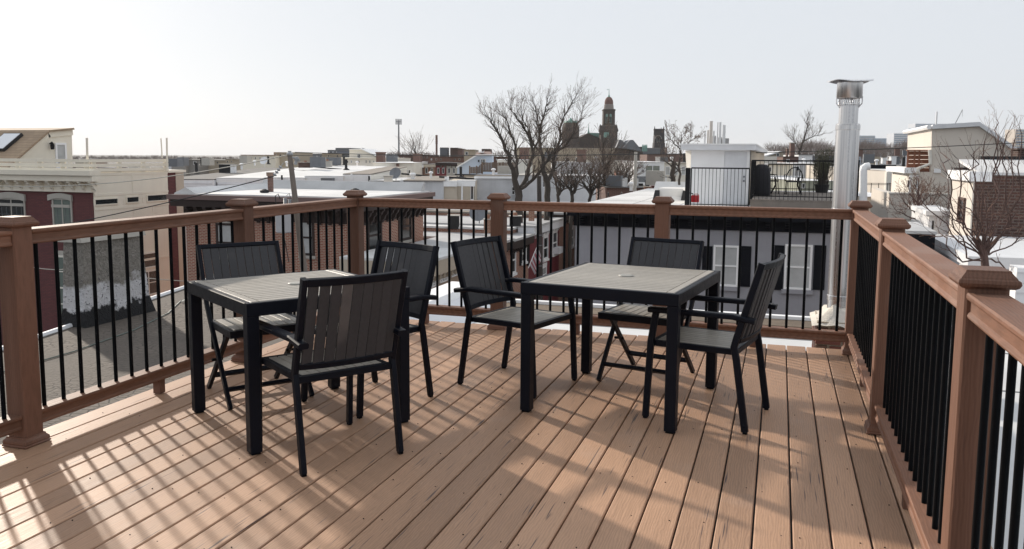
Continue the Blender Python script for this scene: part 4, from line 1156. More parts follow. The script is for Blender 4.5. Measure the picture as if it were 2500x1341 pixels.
for lab, u0, u1, vt, vb, D, mt, pots in (
        ('dark square chimney stack on the low white roof', 1093, 1120, 528, 560, 44, black_tar, 0),
        ('crumbling brick chimney left of the middle railing post', 1181, 1200, 537, 570, 42, brick_orange, 1),
        ('black tapered chimney with a clay pot, right of the middle post', 1244, 1272, 529, 553, 43, black_tar, 1),
        ('small brick chimney with silver skirt beside the street pole', 1291, 1305, 512, 540, 45, brick_orange, 0),
        ('dark chimney stack right of the street pole', 1336, 1352, 505, 528, 47, black_tar, 0)):
    stub(lab, u0, u1, vt, vb, D, mt, pots=pots)
dish('white-armed satellite dish on the low roof below the grey building', 1170, 520, 45, .5)

# ================================================================== houses in the middle distance, left to right
def fgutter(r, u, v0, v1, D, mat=white):
    a, b = PD(u, v0, D), PD(u, v1, D); m = MB(); m.tube([a, (a.x, a.y, b.z)], .06, 6); m.build('downspout', mat, r)
def fsiding(r, u0, u1, vt, vb, D, mat, h=.2):
    a, b = fpts(u0, u1, vt, D); z0 = PD(u0, vb, D).z; m = MB(); z = z0; o = FH * -.05; o2 = FH * -.012
    while z < a.z - .02:
        q = min(z + h, a.z)
        m.quad(V((a.x, a.y, z)) + o, V((b.x, b.y, z)) + o, V((b.x, b.y, q)) + o2, V((a.x, a.y, q)) + o2)
        m.quad(V((a.x, a.y, z)) + o2, V((b.x, b.y, z)) + o2, V((b.x, b.y, z)) + o, V((a.x, a.y, z)) + o); z = q
    m.build('siding', mat, r)
r = row_house('grey-white clapboard house with dark tar roof beside the cream corner house', 400, 523, 440, 56, 22, grey_white, paint('grey_tar_roof', (.13, .125, .12), .9, .3, 2), 410, fascia=white)
fsiding(r, 437, 523, 443, 478, 55.8, grey_white); fgutter(r, 521, 440, 480, 55.6)
r = row_house('grey-white clapboard house with white roof and a round vent', 530, 645, 437, 56.5, 24, grey_white, white_roof, 407)
fsiding(r, 531, 645, 446, 480, 56.3, grey_white); fgutter(r, 602, 437, 480, 56.1)
fwin(r, 609, 458, 628, 476, 56.4, cols=4)
r = row_house('pale cream house with white roof left of the utility pole', 645, 745, 436, 57, 24, cream_pale, white_roof, 405)
for u in (664, 690): fwin(r, u, 453, u + 8, 464, 57)
fgutter(r, 688, 428, 466, 56.6, black_tar)
r = row_house('cream house with glazed double doors and a grey tank, right of the utility pole', 745, 838, 432, 57.5, 20, cream_pale, white_roof, 407, lip=.5)
fwin(r, 760, 446, 784, 470, 57.4, cols=2); fwin(r, 838 - 54, 446, 796, 470, 57.4)
m = MB(); fbox(m, 783, 811, 435, 464, 56.4, .8); m.build('tank', slate, r)
r = row_house('cream house with three white sash windows, right end of its row', 838, 905, 427, 58, 20, cream_pale, tan_roof, 408, lip=.5)
for u in (836, 862, 881): fwin(r, u, 446, u + 11, 468, 57.9, mid=True)
fgutter(r, 858, 424, 468, 57.6); fgutter(r, 901, 430, 470, 57.6, black_tar)
stub('broad ragged dark chimney on the white clapboard roof', 534, 562, 402, 424, 66, black_tar)
stub('white rendered chimney block beside the ragged dark one', 562, 573, 403, 423, 66, white)
stub('low dark brick chimney right behind the utility pole', 728, 757, 397, 410, 70, brick_dark, pots=1)
stub('beige block chimney with a dark pot on the cream rooftops', 787, 807, 394, 408, 74, stone, pots=1)
r = row_house('small white-roofed house with stucco chimney stack', 902, 976, 443, 57, 10, pale_stucco, white_roof, 437, lip=.8, fascia=black_tar)
stub('tall plain stucco chimney stack left of the grey stucco wall', 937, 956, 432, 475, 56, cream_pale)
fwin(r, 918, 461, 926, 470, 56.9); fwin(r, 957, 459, 964, 468, 56.9)
r = row_house('mottled grey stucco house wall with dark downpipe', 975, 1083, 443, 59, 16, pale_stucco, tan_roof, 431, fascia=None)
fgutter(r, 974, 445, 492, 58.8, black_tar)
r = row_house('plain taupe rendered house joined to the grey stucco wall', 1083, 1116, 445, 59.2, 12, tan_wall, white_roof, 440, lip=.3)
r = row_house('beige clapboard house with tall narrow window and white gutter', 1116, 1160, 443, 59.5, 12, tan_wall, white_roof, 438, lip=.35)
fsiding(r, 1116, 1158, 447, 490, 59.4, tan_wall, .14); fgutter(r, 1128, 448, 490, 59.2); fwin(r, 1149, 452, 1156, 490, 59.3, t=.25, cols=1)
r = row_house('long pale grey stucco house under the wooden roof fence', 1158, 1264, 431, 63, 15, pale_stucco, tan_roof, 426, fascia=white, lip=.15)
fwin(r, 1250, 456, 1257, 476, 62.9, mid=True)
for u0, v0, u1, v1, D in ((974, 423, 1085, 428, 70), (1075, 432, 1160, 436, 62), (955, 436, 1030, 439, 64), (1110, 426, 1250, 428.5, 66)):
    pass
def fwall(label, u0, u1, v0, v1, D, mat=black_tar, h=4, dep=.3, name='parapet_wall'):
    a, b = PD(u0, v0, D), PD(u1, v1, D); hh = h / FPX * D
    m = MB(); o = FH * dep
    m.hexa([a - V((0, 0, hh)), b - V((0, 0, hh)), b - V((0, 0, hh)) + o, a - V((0, 0, hh)) + o, a, b, b + o, a + o])
    return tag(m.build(name, mat, None), label, 'parapet')
fwall('long black parapet edge sloping down across the tan roof', 974, 1085, 422, 432, 74)
fwall('short black parapet edge above the beige clapboard house', 1072, 1160, 430, 435, 64, h=4.5)
fwall('low black parapet edge behind the white vent pipes', 925, 1030, 434, 440, 66)
fwall('black roof edge under the pale blue stair house', 1110, 1262, 425, 427.5, 68, h=3)
fwall('black roof edge rising left on the cream house row', 758, 905, 406, 419, 72, h=2.5)
for i, (u, v0, v1, D) in enumerate(((1005.5, 428, 441, 62), (1010, 428, 441, 62), (1088, 432, 439, 61), (1093, 431, 440, 61), (980, 437, 441, 60))):
    vpipe(('third slim white vent pipe from the left on the grey stucco roofs', 'slim white hooded vent pipe, second from the left, on the grey stucco roofs', 'left one of two vent pipes above the beige clapboard house', 'right one of two vent pipes above the beige clapboard house', 'leftmost slim white vent pipe on the grey stucco roofs')[(1, 0, 2, 3, 4)[i]], u, v0, v1, D, .09, hood=i < 2, group='white vent pipes on the grey stucco roofs')
dish('big grey satellite dish above the grey stucco wall', 966, 424, 58, .4)
dish('grey satellite dish on the end of the brown cornice', 1043, 481, 42, .27, stem=.5)
dish('pale satellite dish far off by the cream building', 645, 393, 85, .4, grey_white)
# pale blue stair house with fence
r = house_root('blue_stair_house', 'pale blue sloping stair house with door and light', 'house', 1160, 72)
def fpoly(pts, D, dep, name, mat, root):
    m = MB(); m.prism([PD(u, v, D) for u, v in pts], FH * dep); return m.build(name, mat, root)
fpoly([(1116, 426), (1116, 410), (1162, 381), (1202, 380), (1202, 426)], 72, 5, 'wall', blue_siding, r)
fpoly([(1114, 411), (1114, 408), (1162, 378), (1202, 377), (1202, 380), (1163, 381.5)], 71.7, 5.4, 'roof_trim', white, r)
m = MB(); m.quad(PD(1160, 378, 72), PD(1202, 377, 72), PD(1197, 370, 77), PD(1165, 371, 77)); m.quad(PD(1202, 377, 72), PD(1160, 378, 72), PD(1165, 371.5, 77), PD(1197, 370.5, 77)); m.build('roof', paint('brown_roof', (.2, .13, .11), .8), r)
fbox_ = MB(); fbox(fbox_, 1168, 1180, 370.5, 373, 73, 1.5); fbox_.build('skylight', white, r)
fwin(r, 1173.5, 388, 1186, 404, 71.9, fr=white, gl=glass, cols=3)
m = MB(); fbox(m, 1167, 1170, 391, 396, 71.7, .2); m.build('wall_lamp', iron2_mat, r)
fe = thing('wooden_roof_fence', 'brown wooden fence around the deck beside the pale blue stair house', 'fence', tuple(PD(1190, 425, 68)))
u = 1146
while u < 1262:
    h0 = 408 if u < 1164 else (408 - (u - 1164) * .75 if u < 1178 else 397)
    m = MB(); fbox(m, u, u + 3.4, h0 + random.uniform(-.4, .4), 417 if u > 1175 else 424, 68, .05); m.build('slat', wood_brown, fe); u += 3.9
for u in (1145, 1162, 1176, 1202, 1227, 1250): m = MB(); fbox(m, u, u + 3.2, 405 if u < 1165 else 396, 425, 67.8, .12); m.build('post', wood_brown, fe)
m = MB(); fbox(m, 1176, 1262, 416.5, 420, 67.7, .1); m.build('rim_board', wood_brown, fe)

# ------------------------------------------------------------------ second row of far houses
rw = random.Random(15)
def block(label, u0, u1, vt, D, mat, dep=12, roof=None, cat='building', name='far_building', wins=(), gl=glass):
    r = house_root(name, label, cat, (u0 + u1) / 2, D)
    m = MB(); fbox(m, u0, u1, vt, 0, D, dep, GZ); m.build('wall', mat, r)
    m = MB(); fbox(m, u0 - .3, u1 + .3, vt - .7, vt - .02, D - .2, dep + .4); m.build('roof', roof or stone, r)
    if not wins and D <= 150 and u1 - u0 >= 17 and cat in ('building', 'house'):
        n_ = int((u1 - u0) / rw.uniform(8, 12))
        for i in range(n_):
            if rw.random() < .3: continue
            uu = u0 + (u1 - u0) * (i + .5) / n_ - 1.8; hh = 420 / D
            fwin(r, uu, vt + hh * 1.2, uu + rw.choice((3, 3.6)), vt + hh * 2.6, D, fr=rw.choice((white, cream_pale, stone)), gl=rw.choice((glass, glass, glass_pale)))
    for w_ in wins: fwin(r, *w_, D, gl=gl)
    return r
grey_tan = paint('grey_tan_render', (.3, .28, .26), .9, .08, 1)
tan2 = paint('tan_render', (.42, .36, .28), .9, .08, 1)
block('taupe stucco block with one white window, at the far left skyline', 418, 453, 391.5, 130, grey_tan, wins=((438.5, 395, 446, 403.5),))
block('darker taupe stucco block next to it on the far left skyline', 453, 486, 390.5, 131, paint('taupe_render', (.26, .245, .23), .9), wins=((472, 394, 479, 402.5),))
block('long sand-coloured block on the left skyline', 486, 550, 391.5, 135, tan2)
block('sand-coloured block with a vertical white pipe', 550, 592, 389, 133, tan2)
block('cream block with terracotta-edged top, left of the utility pole', 587, 672, 379, 112, cream, roof=red_wood)
block('tall cream slab right behind the utility pole', 668, 712, 372.5, 114, tan2, roof=cream)
block('grey topped low block right of the pole', 712, 788, 376, 150, paint('blue_grey_render', (.3, .31, .34), .9))
block('sand block with brick chimney on the skyline', 786, 829, 375, 128, tan2)
block('blue-grey metal clad block on the skyline', 828, 856, 376, 130, slate)
block('dark grey office block with rooftop plant on the skyline', 800, 857, 367, 190, paint('grey_office', (.2, .21, .24), .8), wins=((803, 370, 812, 373), (814, 370, 822, 373)))
block('dark grey rooftop plant room on the office block', 819, 857, 362, 192, paint('dark_office', (.14, .15, .17), .8))
block('long low cream apartment building across the middle skyline', 772, 962, 387, 98, cream_pale, dep=16, roof=cream)
r = house_root('gabled_house', 'cream gabled house with grey roof on the skyline', 'house', 890, 104)
fpoly([(853, 400), (853, 366), (882, 365), (920, 385), (920, 400)], 104, 10, 'wall', cream_pale, r)
fpoly([(852, 366), (852, 364.5), (883, 363.5), (928, 384), (927, 386), (882, 365.5)], 103.7, 10.6, 'roof', white, r)
m = MB(); m.quad(PD(883, 363.2, 104), PD(928, 383.5, 104), PD(924, 378, 116), PD(886, 361, 116)); m.build('slope', slate, r)
fwin(r, 872, 377, 880, 386, 103.9, cols=2)
block('cream flat-roofed house in front of the gabled one', 911, 1010, 398, 84, cream_pale, dep=14, roof=white, wins=((974, 415, 981, 423), (988, 415, 995, 424), (997, 415, 1002, 424)))
block('small red brick house end below the cream flat roof', 897, 934, 411.5, 80, brick_orange, roof=white)
block('slim brick chimney-like wall beside the cream flat roof', 967, 973, 399.5, 83.5, brick_brown, dep=4)
for lab, u0, u1, vt, mt, dv in (
        ('dark red brick row house with white cornice on the far street', 1006, 1034, 403, brick_brown, white), ('orange brick row house with patterned cornice on the far street', 1034, 1063, 402, brick_orange, tan_wall),
        ('maroon row house on the far street', 1063, 1090, 398, maroon_paint, dark_cornice), ('stone fronted row house on the far street', 1090, 1116, 399, stone, dark_cornice)):
    r = block(lab, u0, u1, vt, 92, mt, dep=10, roof=black_tar, cat='house', name='row_house')
    m = MB(); fbox(m, u0, u1, vt, vt + 6.5, 91.7, .3); m.build('cornice', dv, r)
    for q in (.15, .6): fwin(r, u0 + (u1 - u0) * q, 410, u0 + (u1 - u0) * (q + .2), 424, 91.95)
block('long dark brown brick warehouse behind the far street', 1048, 1252, 383, 125, brick_brown, dep=20, roof=black_tar)
block('low brown warehouse behind the slim bare tree', 958, 1048, 379.5, 150, brick_brown, dep=20, roof=slate)
block('square dark brick block with stepped top on the skyline', 1099, 1118, 361.5, 165, brick_dark, wins=())
block('lower half of the stepped brick block on the skyline', 1117, 1129, 363.5, 165, brick_brown)
block('tan house with white door and angled roof on the skyline', 1133, 1160, 366, 118, tan2, wins=((1135.5, 371, 1143, 379),))
block('small brick penthouse with flat roof on the skyline', 1176, 1197, 364.5, 140, brick_brown)
block('dark slab on posts, like a water tank platform, on the skyline', 1074, 1093, 361, 170, slate, dep=4)
# smokestack, mast
p = PD(1066, 390, 210); s_ = thing('brick_smokestack', 'slim tapering red brick smokestack on the skyline', 'smokestack', (p.x, p.y, GZ))
k = 210 / FPX; zt_ = PD(1064, 330, 210).z
m = MB(); m.rings(p.x, p.y, [(GZ, 3.3 * k), (zt_ - 2.2, 2.4 * k), (zt_ - 2.2, 2.9 * k), (zt_, 2.7 * k)], 16); m.build('shaft', brick_brown, s_)
p = PD(974, 390, 320); s_ = thing('radio_mast', 'tall thin radio mast with antennas at the top', 'mast', (p.x, p.y, GZ))
zt_ = PD(974, 294, 320).z
m = MB(); m.rings(p.x, p.y, [(GZ, .42), (zt_, .26)], 8); m.build('mast', lead, s_)
m = MB()
for dx in (-1.0, -.55, 0, .5, .95): q = p + CR * dx; m.box(q.x - .12, q.x + .12, q.y - .12, q.y + .12, zt_ - 1.6, zt_ + .5)
a, b = p - CR * 1.1, p + CR * 1.1; m.tube([(a.x, a.y, zt_ - .5), (b.x, b.y, zt_ - .5)], .1, 4); m.build('antenna', lead, s_)
# behind the big tree
block('beige stucco house with flat top behind the big bare tree', 1262, 1500, 362, 92, tan2, dep=14, roof=stone, wins=((1380, 385, 1390, 398), (1405, 385, 1415, 398)))
block('cream house with low roof left of the big bare tree', 1214, 1300, 391, 78, cream_pale, dep=8, roof=white)
block('white rendered house among the bare trees', 1355, 1480, 397, 80, grey_white, dep=8, roof=white, wins=((1435, 411, 1448, 426), (1460, 411, 1471, 426), (1400, 413, 1412, 428)))
block('grey stucco house wall behind the tree trunks', 1262, 1345, 428, 62, pale_stucco, dep=6, roof=stone, wins=((1312, 437, 1318, 458), (1326, 437, 1330, 458)))
block('white house with shuttered windows low behind the shrubs', 1345, 1500, 430, 66, grey_white, dep=6, roof=white, wins=((1362, 440, 1372, 456), (1392, 440, 1402, 456)))
r = block('white modern house with big dark window wall', 1555, 1622, 396, 72, white, dep=10, roof=white)
fwin(r, 1574.5, 404, 1613, 431, 71.9, fr=white, gl=glass_green, t=.12, cols=2)
m = MB(); fbox(m, 1569, 1571.5, 415, 420, 71.7, .2); m.build('wall_lamp', iron2_mat, r)
r = block('beige wing with three blank windows beside the white modern house', 1618, 1690, 398, 72.5, cream_pale, dep=8, roof=stone, gl=glass_pale, wins=((1625, 407, 1636, 428), (1645, 407, 1656, 428), (1664, 407, 1674, 428)))
block('low cream parapet house left of the white modern house', 1430, 1560, 393, 84, cream_pale, dep=8, roof=stone)
g_ = thing('grey_roof_fence', 'blue-grey board fence below the modern house window', 'fence', tuple(PD(1585, 445, 66)))
for k in range(7):
    m = MB(); fbox(m, 1554, 1619, 431 + k * 2.1, 432.9 + k * 2.1, 66, .08); m.build('board', slate, g_)
block('cinnamon wooden stair tower beside the bare shrubs', 1504, 1516, 417, 58, red_wood, dep=1.2, wins=((1507, 421, 1511, 438),))
block('blue-grey rooftop box with white pipes on the far roofs', 1612, 1631, 384, 88, slate, dep=3)
vp = PD(1550, 470, 45); vpipe('tall pale grey pole standing on the white roof edge', 1550, 371, 470, 45, .085, stone, name='pole', cat='pole')
for lab, u0, u1, vt, vb, D, mt in (
        ('white louvred vent box on the roofs beyond the white roof', 1519, 1530, 438, 458, 50, white), ('small round white chimney with orange base', 1528, 1532, 436, 458, 50, white),
        ('dark boxy chimney on the roofs beyond the white roof', 1561, 1570, 449, 458, 52, black_tar), ('slim black chimney below the grey board fence', 1577, 1586, 441, 455, 54, black_tar),
        ('white post chimney below the grey board fence', 1586, 1591, 430, 450, 56, cream_pale), ('brick party wall end with black cap', 1574, 1590, 457, 469, 47, brick_orange),
        ('grey tank on the low roofs', 1546, 1559, 438, 456, 52, grey_white), ('dark maroon brick party wall', 1592, 1616, 455, 470, 48, brick_maroon)):
    stub(lab, u0, u1, vt, vb, D, mt, name='roof_stack', cat='roof stack', cap=mt)
block('low dark roof with clutter beyond the white roof', 1480, 1600, 459, 49, brick_brown, dep=6, roof=paint('grey_tar_roof', (.13, .125, .12)), cat='house', name='row_house')
dish('pale satellite dish by the grey board fence', 1608, 440, 53, .5, grey_white)
# right of the shed
r = house_root('gabled_house', 'tan gabled house right of the white shed roof', 'house', 1890, 120)
fpoly([(1866, 402), (1866, 383), (1905, 371), (1912, 372), (1912, 402)], 120, 8, 'wall', tan2, r)
fpoly([(1864, 384), (1864, 381), (1905, 369.5), (1913, 371), (1905, 372)], 119.7, 8.6, 'roof', white, r)
fwin(r, 1896, 375, 1903, 382, 119.9)
for a in (('dark brick house with twin chimneys behind the roof deck', 1912, 1950, 383, 112, brick_brown), ('white rendered house behind the roof deck', 1950, 1984, 378, 125, white), ('grey slate topped house behind the roof deck', 1984, 2060, 381, 130, paint('grey_house', (.16, .16, .18), .8)),
          ('cream low house behind the roof deck table', 1868, 1936, 402, 70, cream), ('pale grey house behind the roof deck plants', 1936, 2075, 400, 78, pale_stucco), ('pale sage low house below the deck railing', 1950, 2040, 442, 52, paint('sage_render', (.36, .37, .3), .9))):
    block(a[0], a[1], a[2], a[3], a[4], a[5], dep=9, roof=white if a[4] < 100 else black_tar, cat='house', name='far_house', wins=((a[1] + 8, a[3] + 6, a[1] + 16, a[3] + 18),))
for lab, u0, u1, vt, vb in (('square brick chimney on the dark brick house, left one', 1921, 1925, 363, 383), ('taller brick chimney on the dark brick house', 1931, 1941, 350, 383)): stub(lab, u0, u1, vt, vb, 113, brick_brown)

# ================================================================== churches and the far skyline
def lathe(m, u, D, prof, n, rot=math.pi / 4):
    """prof = [(pixel row, half width in pixels)]"""
    k = D / FPX; p = PD(u, 380, D)
    m.rings(p.x, p.y, [(PD(u, v, D).z, hw * k) for v, hw in prof], n, rot); return m
YAW = math.atan2(CR.y, CR.x)
D = 300
c_ = thing('church', 'brownstone church with a tall domed bell tower and green copper trim', 'church', tuple(PD(1450, 420, D))[:2] + (GZ,))
rt = YAW + math.pi / 4
m = MB(); lathe(m, 1484, D, [(440, 20), (322, 20), (322, 21.5), (318, 21.5), (309, 19), (306, 16)], 4, rt); m.build('tower', church_stone, c_)
m = MB(); lathe(m, 1484, D, [(310, 14), (271, 13.7), (271, 14.8), (268, 14.8), (267, 12.2)], 4, rt); m.build('belfry', church_stone, c_)
m = MB(); lathe(m, 1484, D, [(268, 12.3), (259, 11.4), (258, 11.2), (256, 11.2), (255, 10.4)], 20); m.build('drum', paint('drum_stone', (.26, .23, .21), .9), c_)
m = MB(); lathe(m, 1484, D, [(256, 10.3), (250, 10.4), (246, 9.8), (242, 8.2), (239, 6.2), (237, 3.6)], 20); m.build('dome', dome_brick, c_, True)
m = MB(); lathe(m, 1484, D, [(238, 4.2), (236, 2.4), (233, 1.6), (231, .9), (226, .7), (217, .35)], 10); m.build('finial', copper, c_)
m = MB(); fbox(m, 1481.6, 1485.8, 218.6, 219.6, D - .05, .2); m.build('cross', copper, c_)
for u in (1479, 1488):
    f = MB(); fbox(f, u, u + 5.4, 281, 301, D - 2.25, .4)
    f.tube([PD(u + 2.7, 281, D - 2.3), PD(u + 2.7, 281, D - 1.9)], 2.7 * D / FPX, 14); o = f.build('belfry_opening', copper, c_)
    for q in (.5, 3.0): f = MB(); fbox(f, u + q, u + q + 1.8, 285, 300, D - 2.35, .4); f.build('louvre', dark_stone, o)
f = MB(); fbox(f, 1474, 1487, 323, 336, D - 3.1, .5); f.build('tower_window', copper, c_)
for u in (1464.5, 1503): 
    m = MB(); lathe(m, u, D - 2.6, [(330, 2.6), (308, 2.6), (304, .6)], 4, rt); m.build('pinnacle', church_stone, c_)
m = MB(); lathe(m, 1392, D, [(440, 21), (312, 21), (306, 19), (300, 17)], 8, rt); m.build('short_tower', church_stone, c_)
m = MB(); lathe(m, 1392, D, [(300, 18), (296, 15), (296, 7), (292, 4), (288, 1)], 8, rt); m.build('short_tower_cap', copper, c_)
m = MB(); m.prism([PD(u, v, D + 3) for u, v in ((1410, 440), (1410, 340), (1436, 325), (1466, 340), (1466, 440))], FH * 30); m.build('nave', church_stone, c_)
m = MB(); m.prism([PD(u, v, D + 4) for u, v in ((1438, 324.5), (1438, 327), (1480, 342), (1500, 342), (1470, 325))], FH * 26); m.build('nave_roof', copper, c_)
m = MB(); lathe(m, 1436, D + 2, [(326, 3.2), (320, 1.6), (312, .8), (302, .3)], 8); m.build('fleche', copper, c_)
block('church hall with grey slate roof right of the bell tower', 1500, 1570, 359, 292, church_stone, dep=16, roof=slate)
r = house_root('slate_roofed_hall', 'grey slate hipped roof right of the church tower', 'roof', 1540, 285)
fpoly([(1504, 362), (1512, 341), (1520, 343), (1532, 360), (1532, 362)], 287, 12, 'roof', slate, r)
fpoly([(1523, 359), (1538, 342), (1546, 342), (1566, 366), (1566, 370), (1523, 362)], 284, 12, 'roof', slate, r)
c2 = thing('copper_cupola', 'row of small green copper domes below the gothic tower', 'dome', tuple(PD(1573, 370, 280))[:2] + (GZ,))
for i in range(4):
    m = MB(); lathe(m, 1568.5 + i * 3.3, 280, [(370, 1.5), (358, 1.6), (355, 1.3), (353, .6)], 8); m.build('dome', copper, c2)
D = 330
g2 = thing('gothic_tower', 'soot-dark square gothic church tower with four corner pinnacles', 'church tower', tuple(PD(1607, 400, D))[:2] + (GZ,))
m = MB(); lathe(m, 1607.5, D, [(430, 14), (366, 13.5), (350, 12.8), (348, 12), (319, 11), (318, 11.8), (316, 11.8), (315, 10.5)], 4, rt); m.build('tower', dark_stone, g2)
for dx in (-11, -4.5, 4.5, 11):
    m = MB(); h = 308.5 if abs(dx) > 8 else 315
    lathe(m, 1607.5 + dx, D - 1.5, [(330, 1.7), (317, 1.5), (h, .45)], 4, rt); m.build('pinnacle', dark_stone, g2)
for u in (1602.5, 1608.5):
    f = MB(); fbox(f, u, u + 3.4, 337, 350, D - 2.2, .5); f.tube([PD(u + 1.7, 337, D - 2.3), PD(u + 1.7, 337, D - 1.8)], 1.7 * D / FPX, 10); f.build('tower_window', glass, g2)
m = MB()
for i in range(9):
    a = math.pi * i / 8; u, v = 1607.5 + 7.5 * math.cos(a), 338 - 7 * math.sin(a); fbox(m, u - .7, u + .7, v - .8, v + .8, D - 2.2, .3)
m.build('arch_stone', stone, g2)
block('blue-grey slate nave roof beside the gothic tower', 1568, 1612, 362, 315, slate, dep=14)
block('dark brick house under the gothic tower', 1580, 1700, 377, 240, brick_brown, dep=14, roof=slate)
stub('slim red chimney right of the gothic tower', 1625, 1629, 361, 376, 230, brick_brown)
# power station chimneys
ps = thing('power_station', 'cluster of tall pale power station chimneys above the white shed', 'power station', tuple(PD(1750, 370, 1500))[:2] + (GZ,))
conc = paint('pale_concrete', (.6, .53, .46), .9, .08, .05); stl = paint('pale_steel_stack', (.72, .73, .74), .7, .08, .05)
for u, vt, w_, mt in ((1734, 297, 3.7, conc), (1719.5, 320.5, 1.8, stl), (1727, 319, 2, conc), (1741, 320.5, 1.9, stl), (1750, 300, 1.6, stl), (1756, 299.5, 2.8, stl), (1764, 305.5, 2.2, stl), (1767.5, 307, 1.9, stl)):
    m = MB(); lathe(m, u, 1500, [(392, w_ * 1.12), (vt, w_), (vt, w_ * 1.1), (vt - .8, w_ * 1.1)], 14); m.build('chimney', mt, ps, True)
m = MB(); fbox(m, 1744, 1748, 332, 390, 1500, 20); fbox(m, 1766, 1780, 338, 390, 1500, 30); fbox(m, 1758, 1762, 335, 390, 1502, 20); m.build('boiler_house', slate, ps)
# office towers at the far right
bl = paint('blue_glass_tower', (.17, .28, .42), .4, .15, .05); gr = paint('pale_grey_tower', (.6, .62, .66), .8, .1, .05); bl2 = paint('slate_blue_tower', (.2, .28, .38), .6, .1, .05)
def tower(label, u0, u1, vt, D, mat, rows, cols, dep=30):
    r = house_root('office_tower', label, 'office tower', (u0 + u1) / 2, D)
    m = MB(); fbox(m, u0, u1, vt, 0, D, dep, GZ); m.build('shell', mat, r)
    for i in range(rows):
        v = vt + 2 + i * (370 - vt) / rows
        m = MB(); fbox(m, u0 + .8, u1 - .8, v, v + (370 - vt) / rows * .45, D - .3, .6); m.build('window_band', bl2 if mat is not bl else glass_pale, r)
    return r
tower('blue glass office tower, left end of the far towers', 2093, 2137, 331.5, 1500, bl, 9, 4)
tower('lower blue-grey office block beside the blue glass tower', 2129, 2181, 338, 1600, bl2, 7, 4)
tower('pale terraced office block in the middle of the far towers', 2183, 2236, 326, 1550, gr, 9, 4)
tower('tall grey office block behind the beige house', 2235, 2349, 302.5, 1700, gr, 14, 4)
tower('dark glass wing of the tall grey office block', 2236, 2258, 312, 1650, bl2, 10, 4)
tower('far office block right of the beige house roof', 2436, 2482, 338, 1500, bl2, 6, 3)
tower('tan tower at the right edge of the frame', 2480, 2520, 316, 1400, conc, 8, 3)
cr = thing('tower_crane', 'thin construction crane jib rising behind the far towers', 'crane', tuple(PD(2333, 340, 1800))[:2] + (GZ,))
m = MB(); m.tube([PD(2328, 310, 1800), PD(2350, 268, 1800)], .9, 4); m.build('jib', lead, cr)
q = PD(2328, 310, 1800); m = MB(); m.tube([(q.x, q.y, GZ), q], 1.2, 4); m.tube([PD(2350, 268, 1800), PD(2349.5, 285, 1800)], .35, 4); m.build('mast', lead, cr)
vpipe('slim white antenna above the beige house roof', 2285, 273, 312, 60, .06, white, name='antenna', cat='antenna')

# rooftop clutter: condensers, vents and small chimneys on the middle-distance roofs
rnd = random.Random(77)
def near_mark(u):
    for lim, nm in ((430, 'above the cream corner house'), (640, 'left of the utility pole'), (770, 'right beside the utility pole'), (905, 'right of the utility pole'), (1060, 'below the radio mast'), (1190, 'below the brick smokestack'), (1350, 'behind the big bare trees'), (1500, 'below the church'), (1660, 'below the gothic tower'), (1870, 'behind the white shed'), (2030, 'behind the roof deck'), (2240, 'right of the shiny flue')):
        if u < lim: return nm
    return 'at the far right'
kinds = ('grey air conditioner box', 'white mushroom vent', 'short black vent pipe', 'small brick chimney')
seen = {}
for u, v, D, k in sorted(((428, 407, 75, 0), (447, 405, 90, 0), (492, 402, 92, 2), (508, 404, 88, 0), (600, 399, 86, 0), (622, 402, 84, 1), (655, 399, 90, 2), (700, 404, 82, 1), (815, 404, 80, 0), (840, 401, 84, 2), (872, 404, 82, 1), (930, 398, 88, 3), (957, 396, 92, 0), (1020, 401, 92, 3), (1052, 432, 64, 1), (1125, 431, 66, 2),
                   (1205, 424, 66, 1), (1232, 425, 67, 0), (590, 411, 70, 1), (480, 421, 66, 2), (712, 411, 72, 2), (776, 409, 70, 0), (845, 412, 68, 2), (1280, 388, 84, 3), (1345, 390, 84, 0), (1420, 394, 82, 3), (1455, 393, 82, 1), (1500, 455, 50, 0), (1541, 462, 48, 1), (1600, 452, 52, 0), (1640, 394, 76, 1), (1670, 395, 76, 2),
                   (1880, 400, 72, 0), (1962, 397, 80, 1), (2000, 398, 80, 2), (2120, 399, 70, 0), (2140, 402, 66, 1), (2205, 411, 58, 2), (2190, 378, 150, 3), (2212, 380, 140, 0), (2100, 380, 150, 3), (2065, 378, 150, 0), (1890, 380, 125, 2))):
    p = PD(u, v, D); nm = kinds[k]; mk_ = near_mark(u); z0 = p.z
    lab = '%s on the rooftops %s' % (nm, mk_)
    cnt = seen[lab] = seen.get(lab, 0) + 1
    if cnt > 1: lab += (', second from left', ', third from left')[cnt - 2]
    m = MB()
    if k == 0:
        sz = rnd.uniform(.4, .6); m.box(p.x - sz, p.x + sz, p.y - .4, p.y + .4, z0, z0 + rnd.uniform(.6, .9)); o = m.build('roof_condenser', rnd.choice([slate, lead, stone]), None)
    elif k == 1:
        m.rings(p.x, p.y, [(z0 - .1, .09), (z0 + .25, .09), (z0 + .26, .18), (z0 + .36, .17), (z0 + .42, .05)], 12); o = m.build('mushroom_vent', white, None, True)
    elif k == 2:
        m.tube([(p.x, p.y, z0 - .1), (p.x, p.y, z0 + .75)], .11, 8); m.rings(p.x, p.y, [(z0 - .1, .3), (z0 + .05, .12)], 10); o = m.build('vent_pipe', black_tar, None)
    else:
        m.box(p.x - .4, p.x + .4, p.y - .3, p.y + .3, z0 - .2, z0 + 1.0); m.box(p.x - .46, p.x + .46, p.y - .36, p.y + .36, z0 + 1.0, z0 + 1.12); o = m.build('roof_chimney', brick_brown, None)
    tag(o, lab, ('condenser', 'vent', 'pipe', 'chimney')[k], 'rooftop fittings %s, %s' % (mk_, nm))
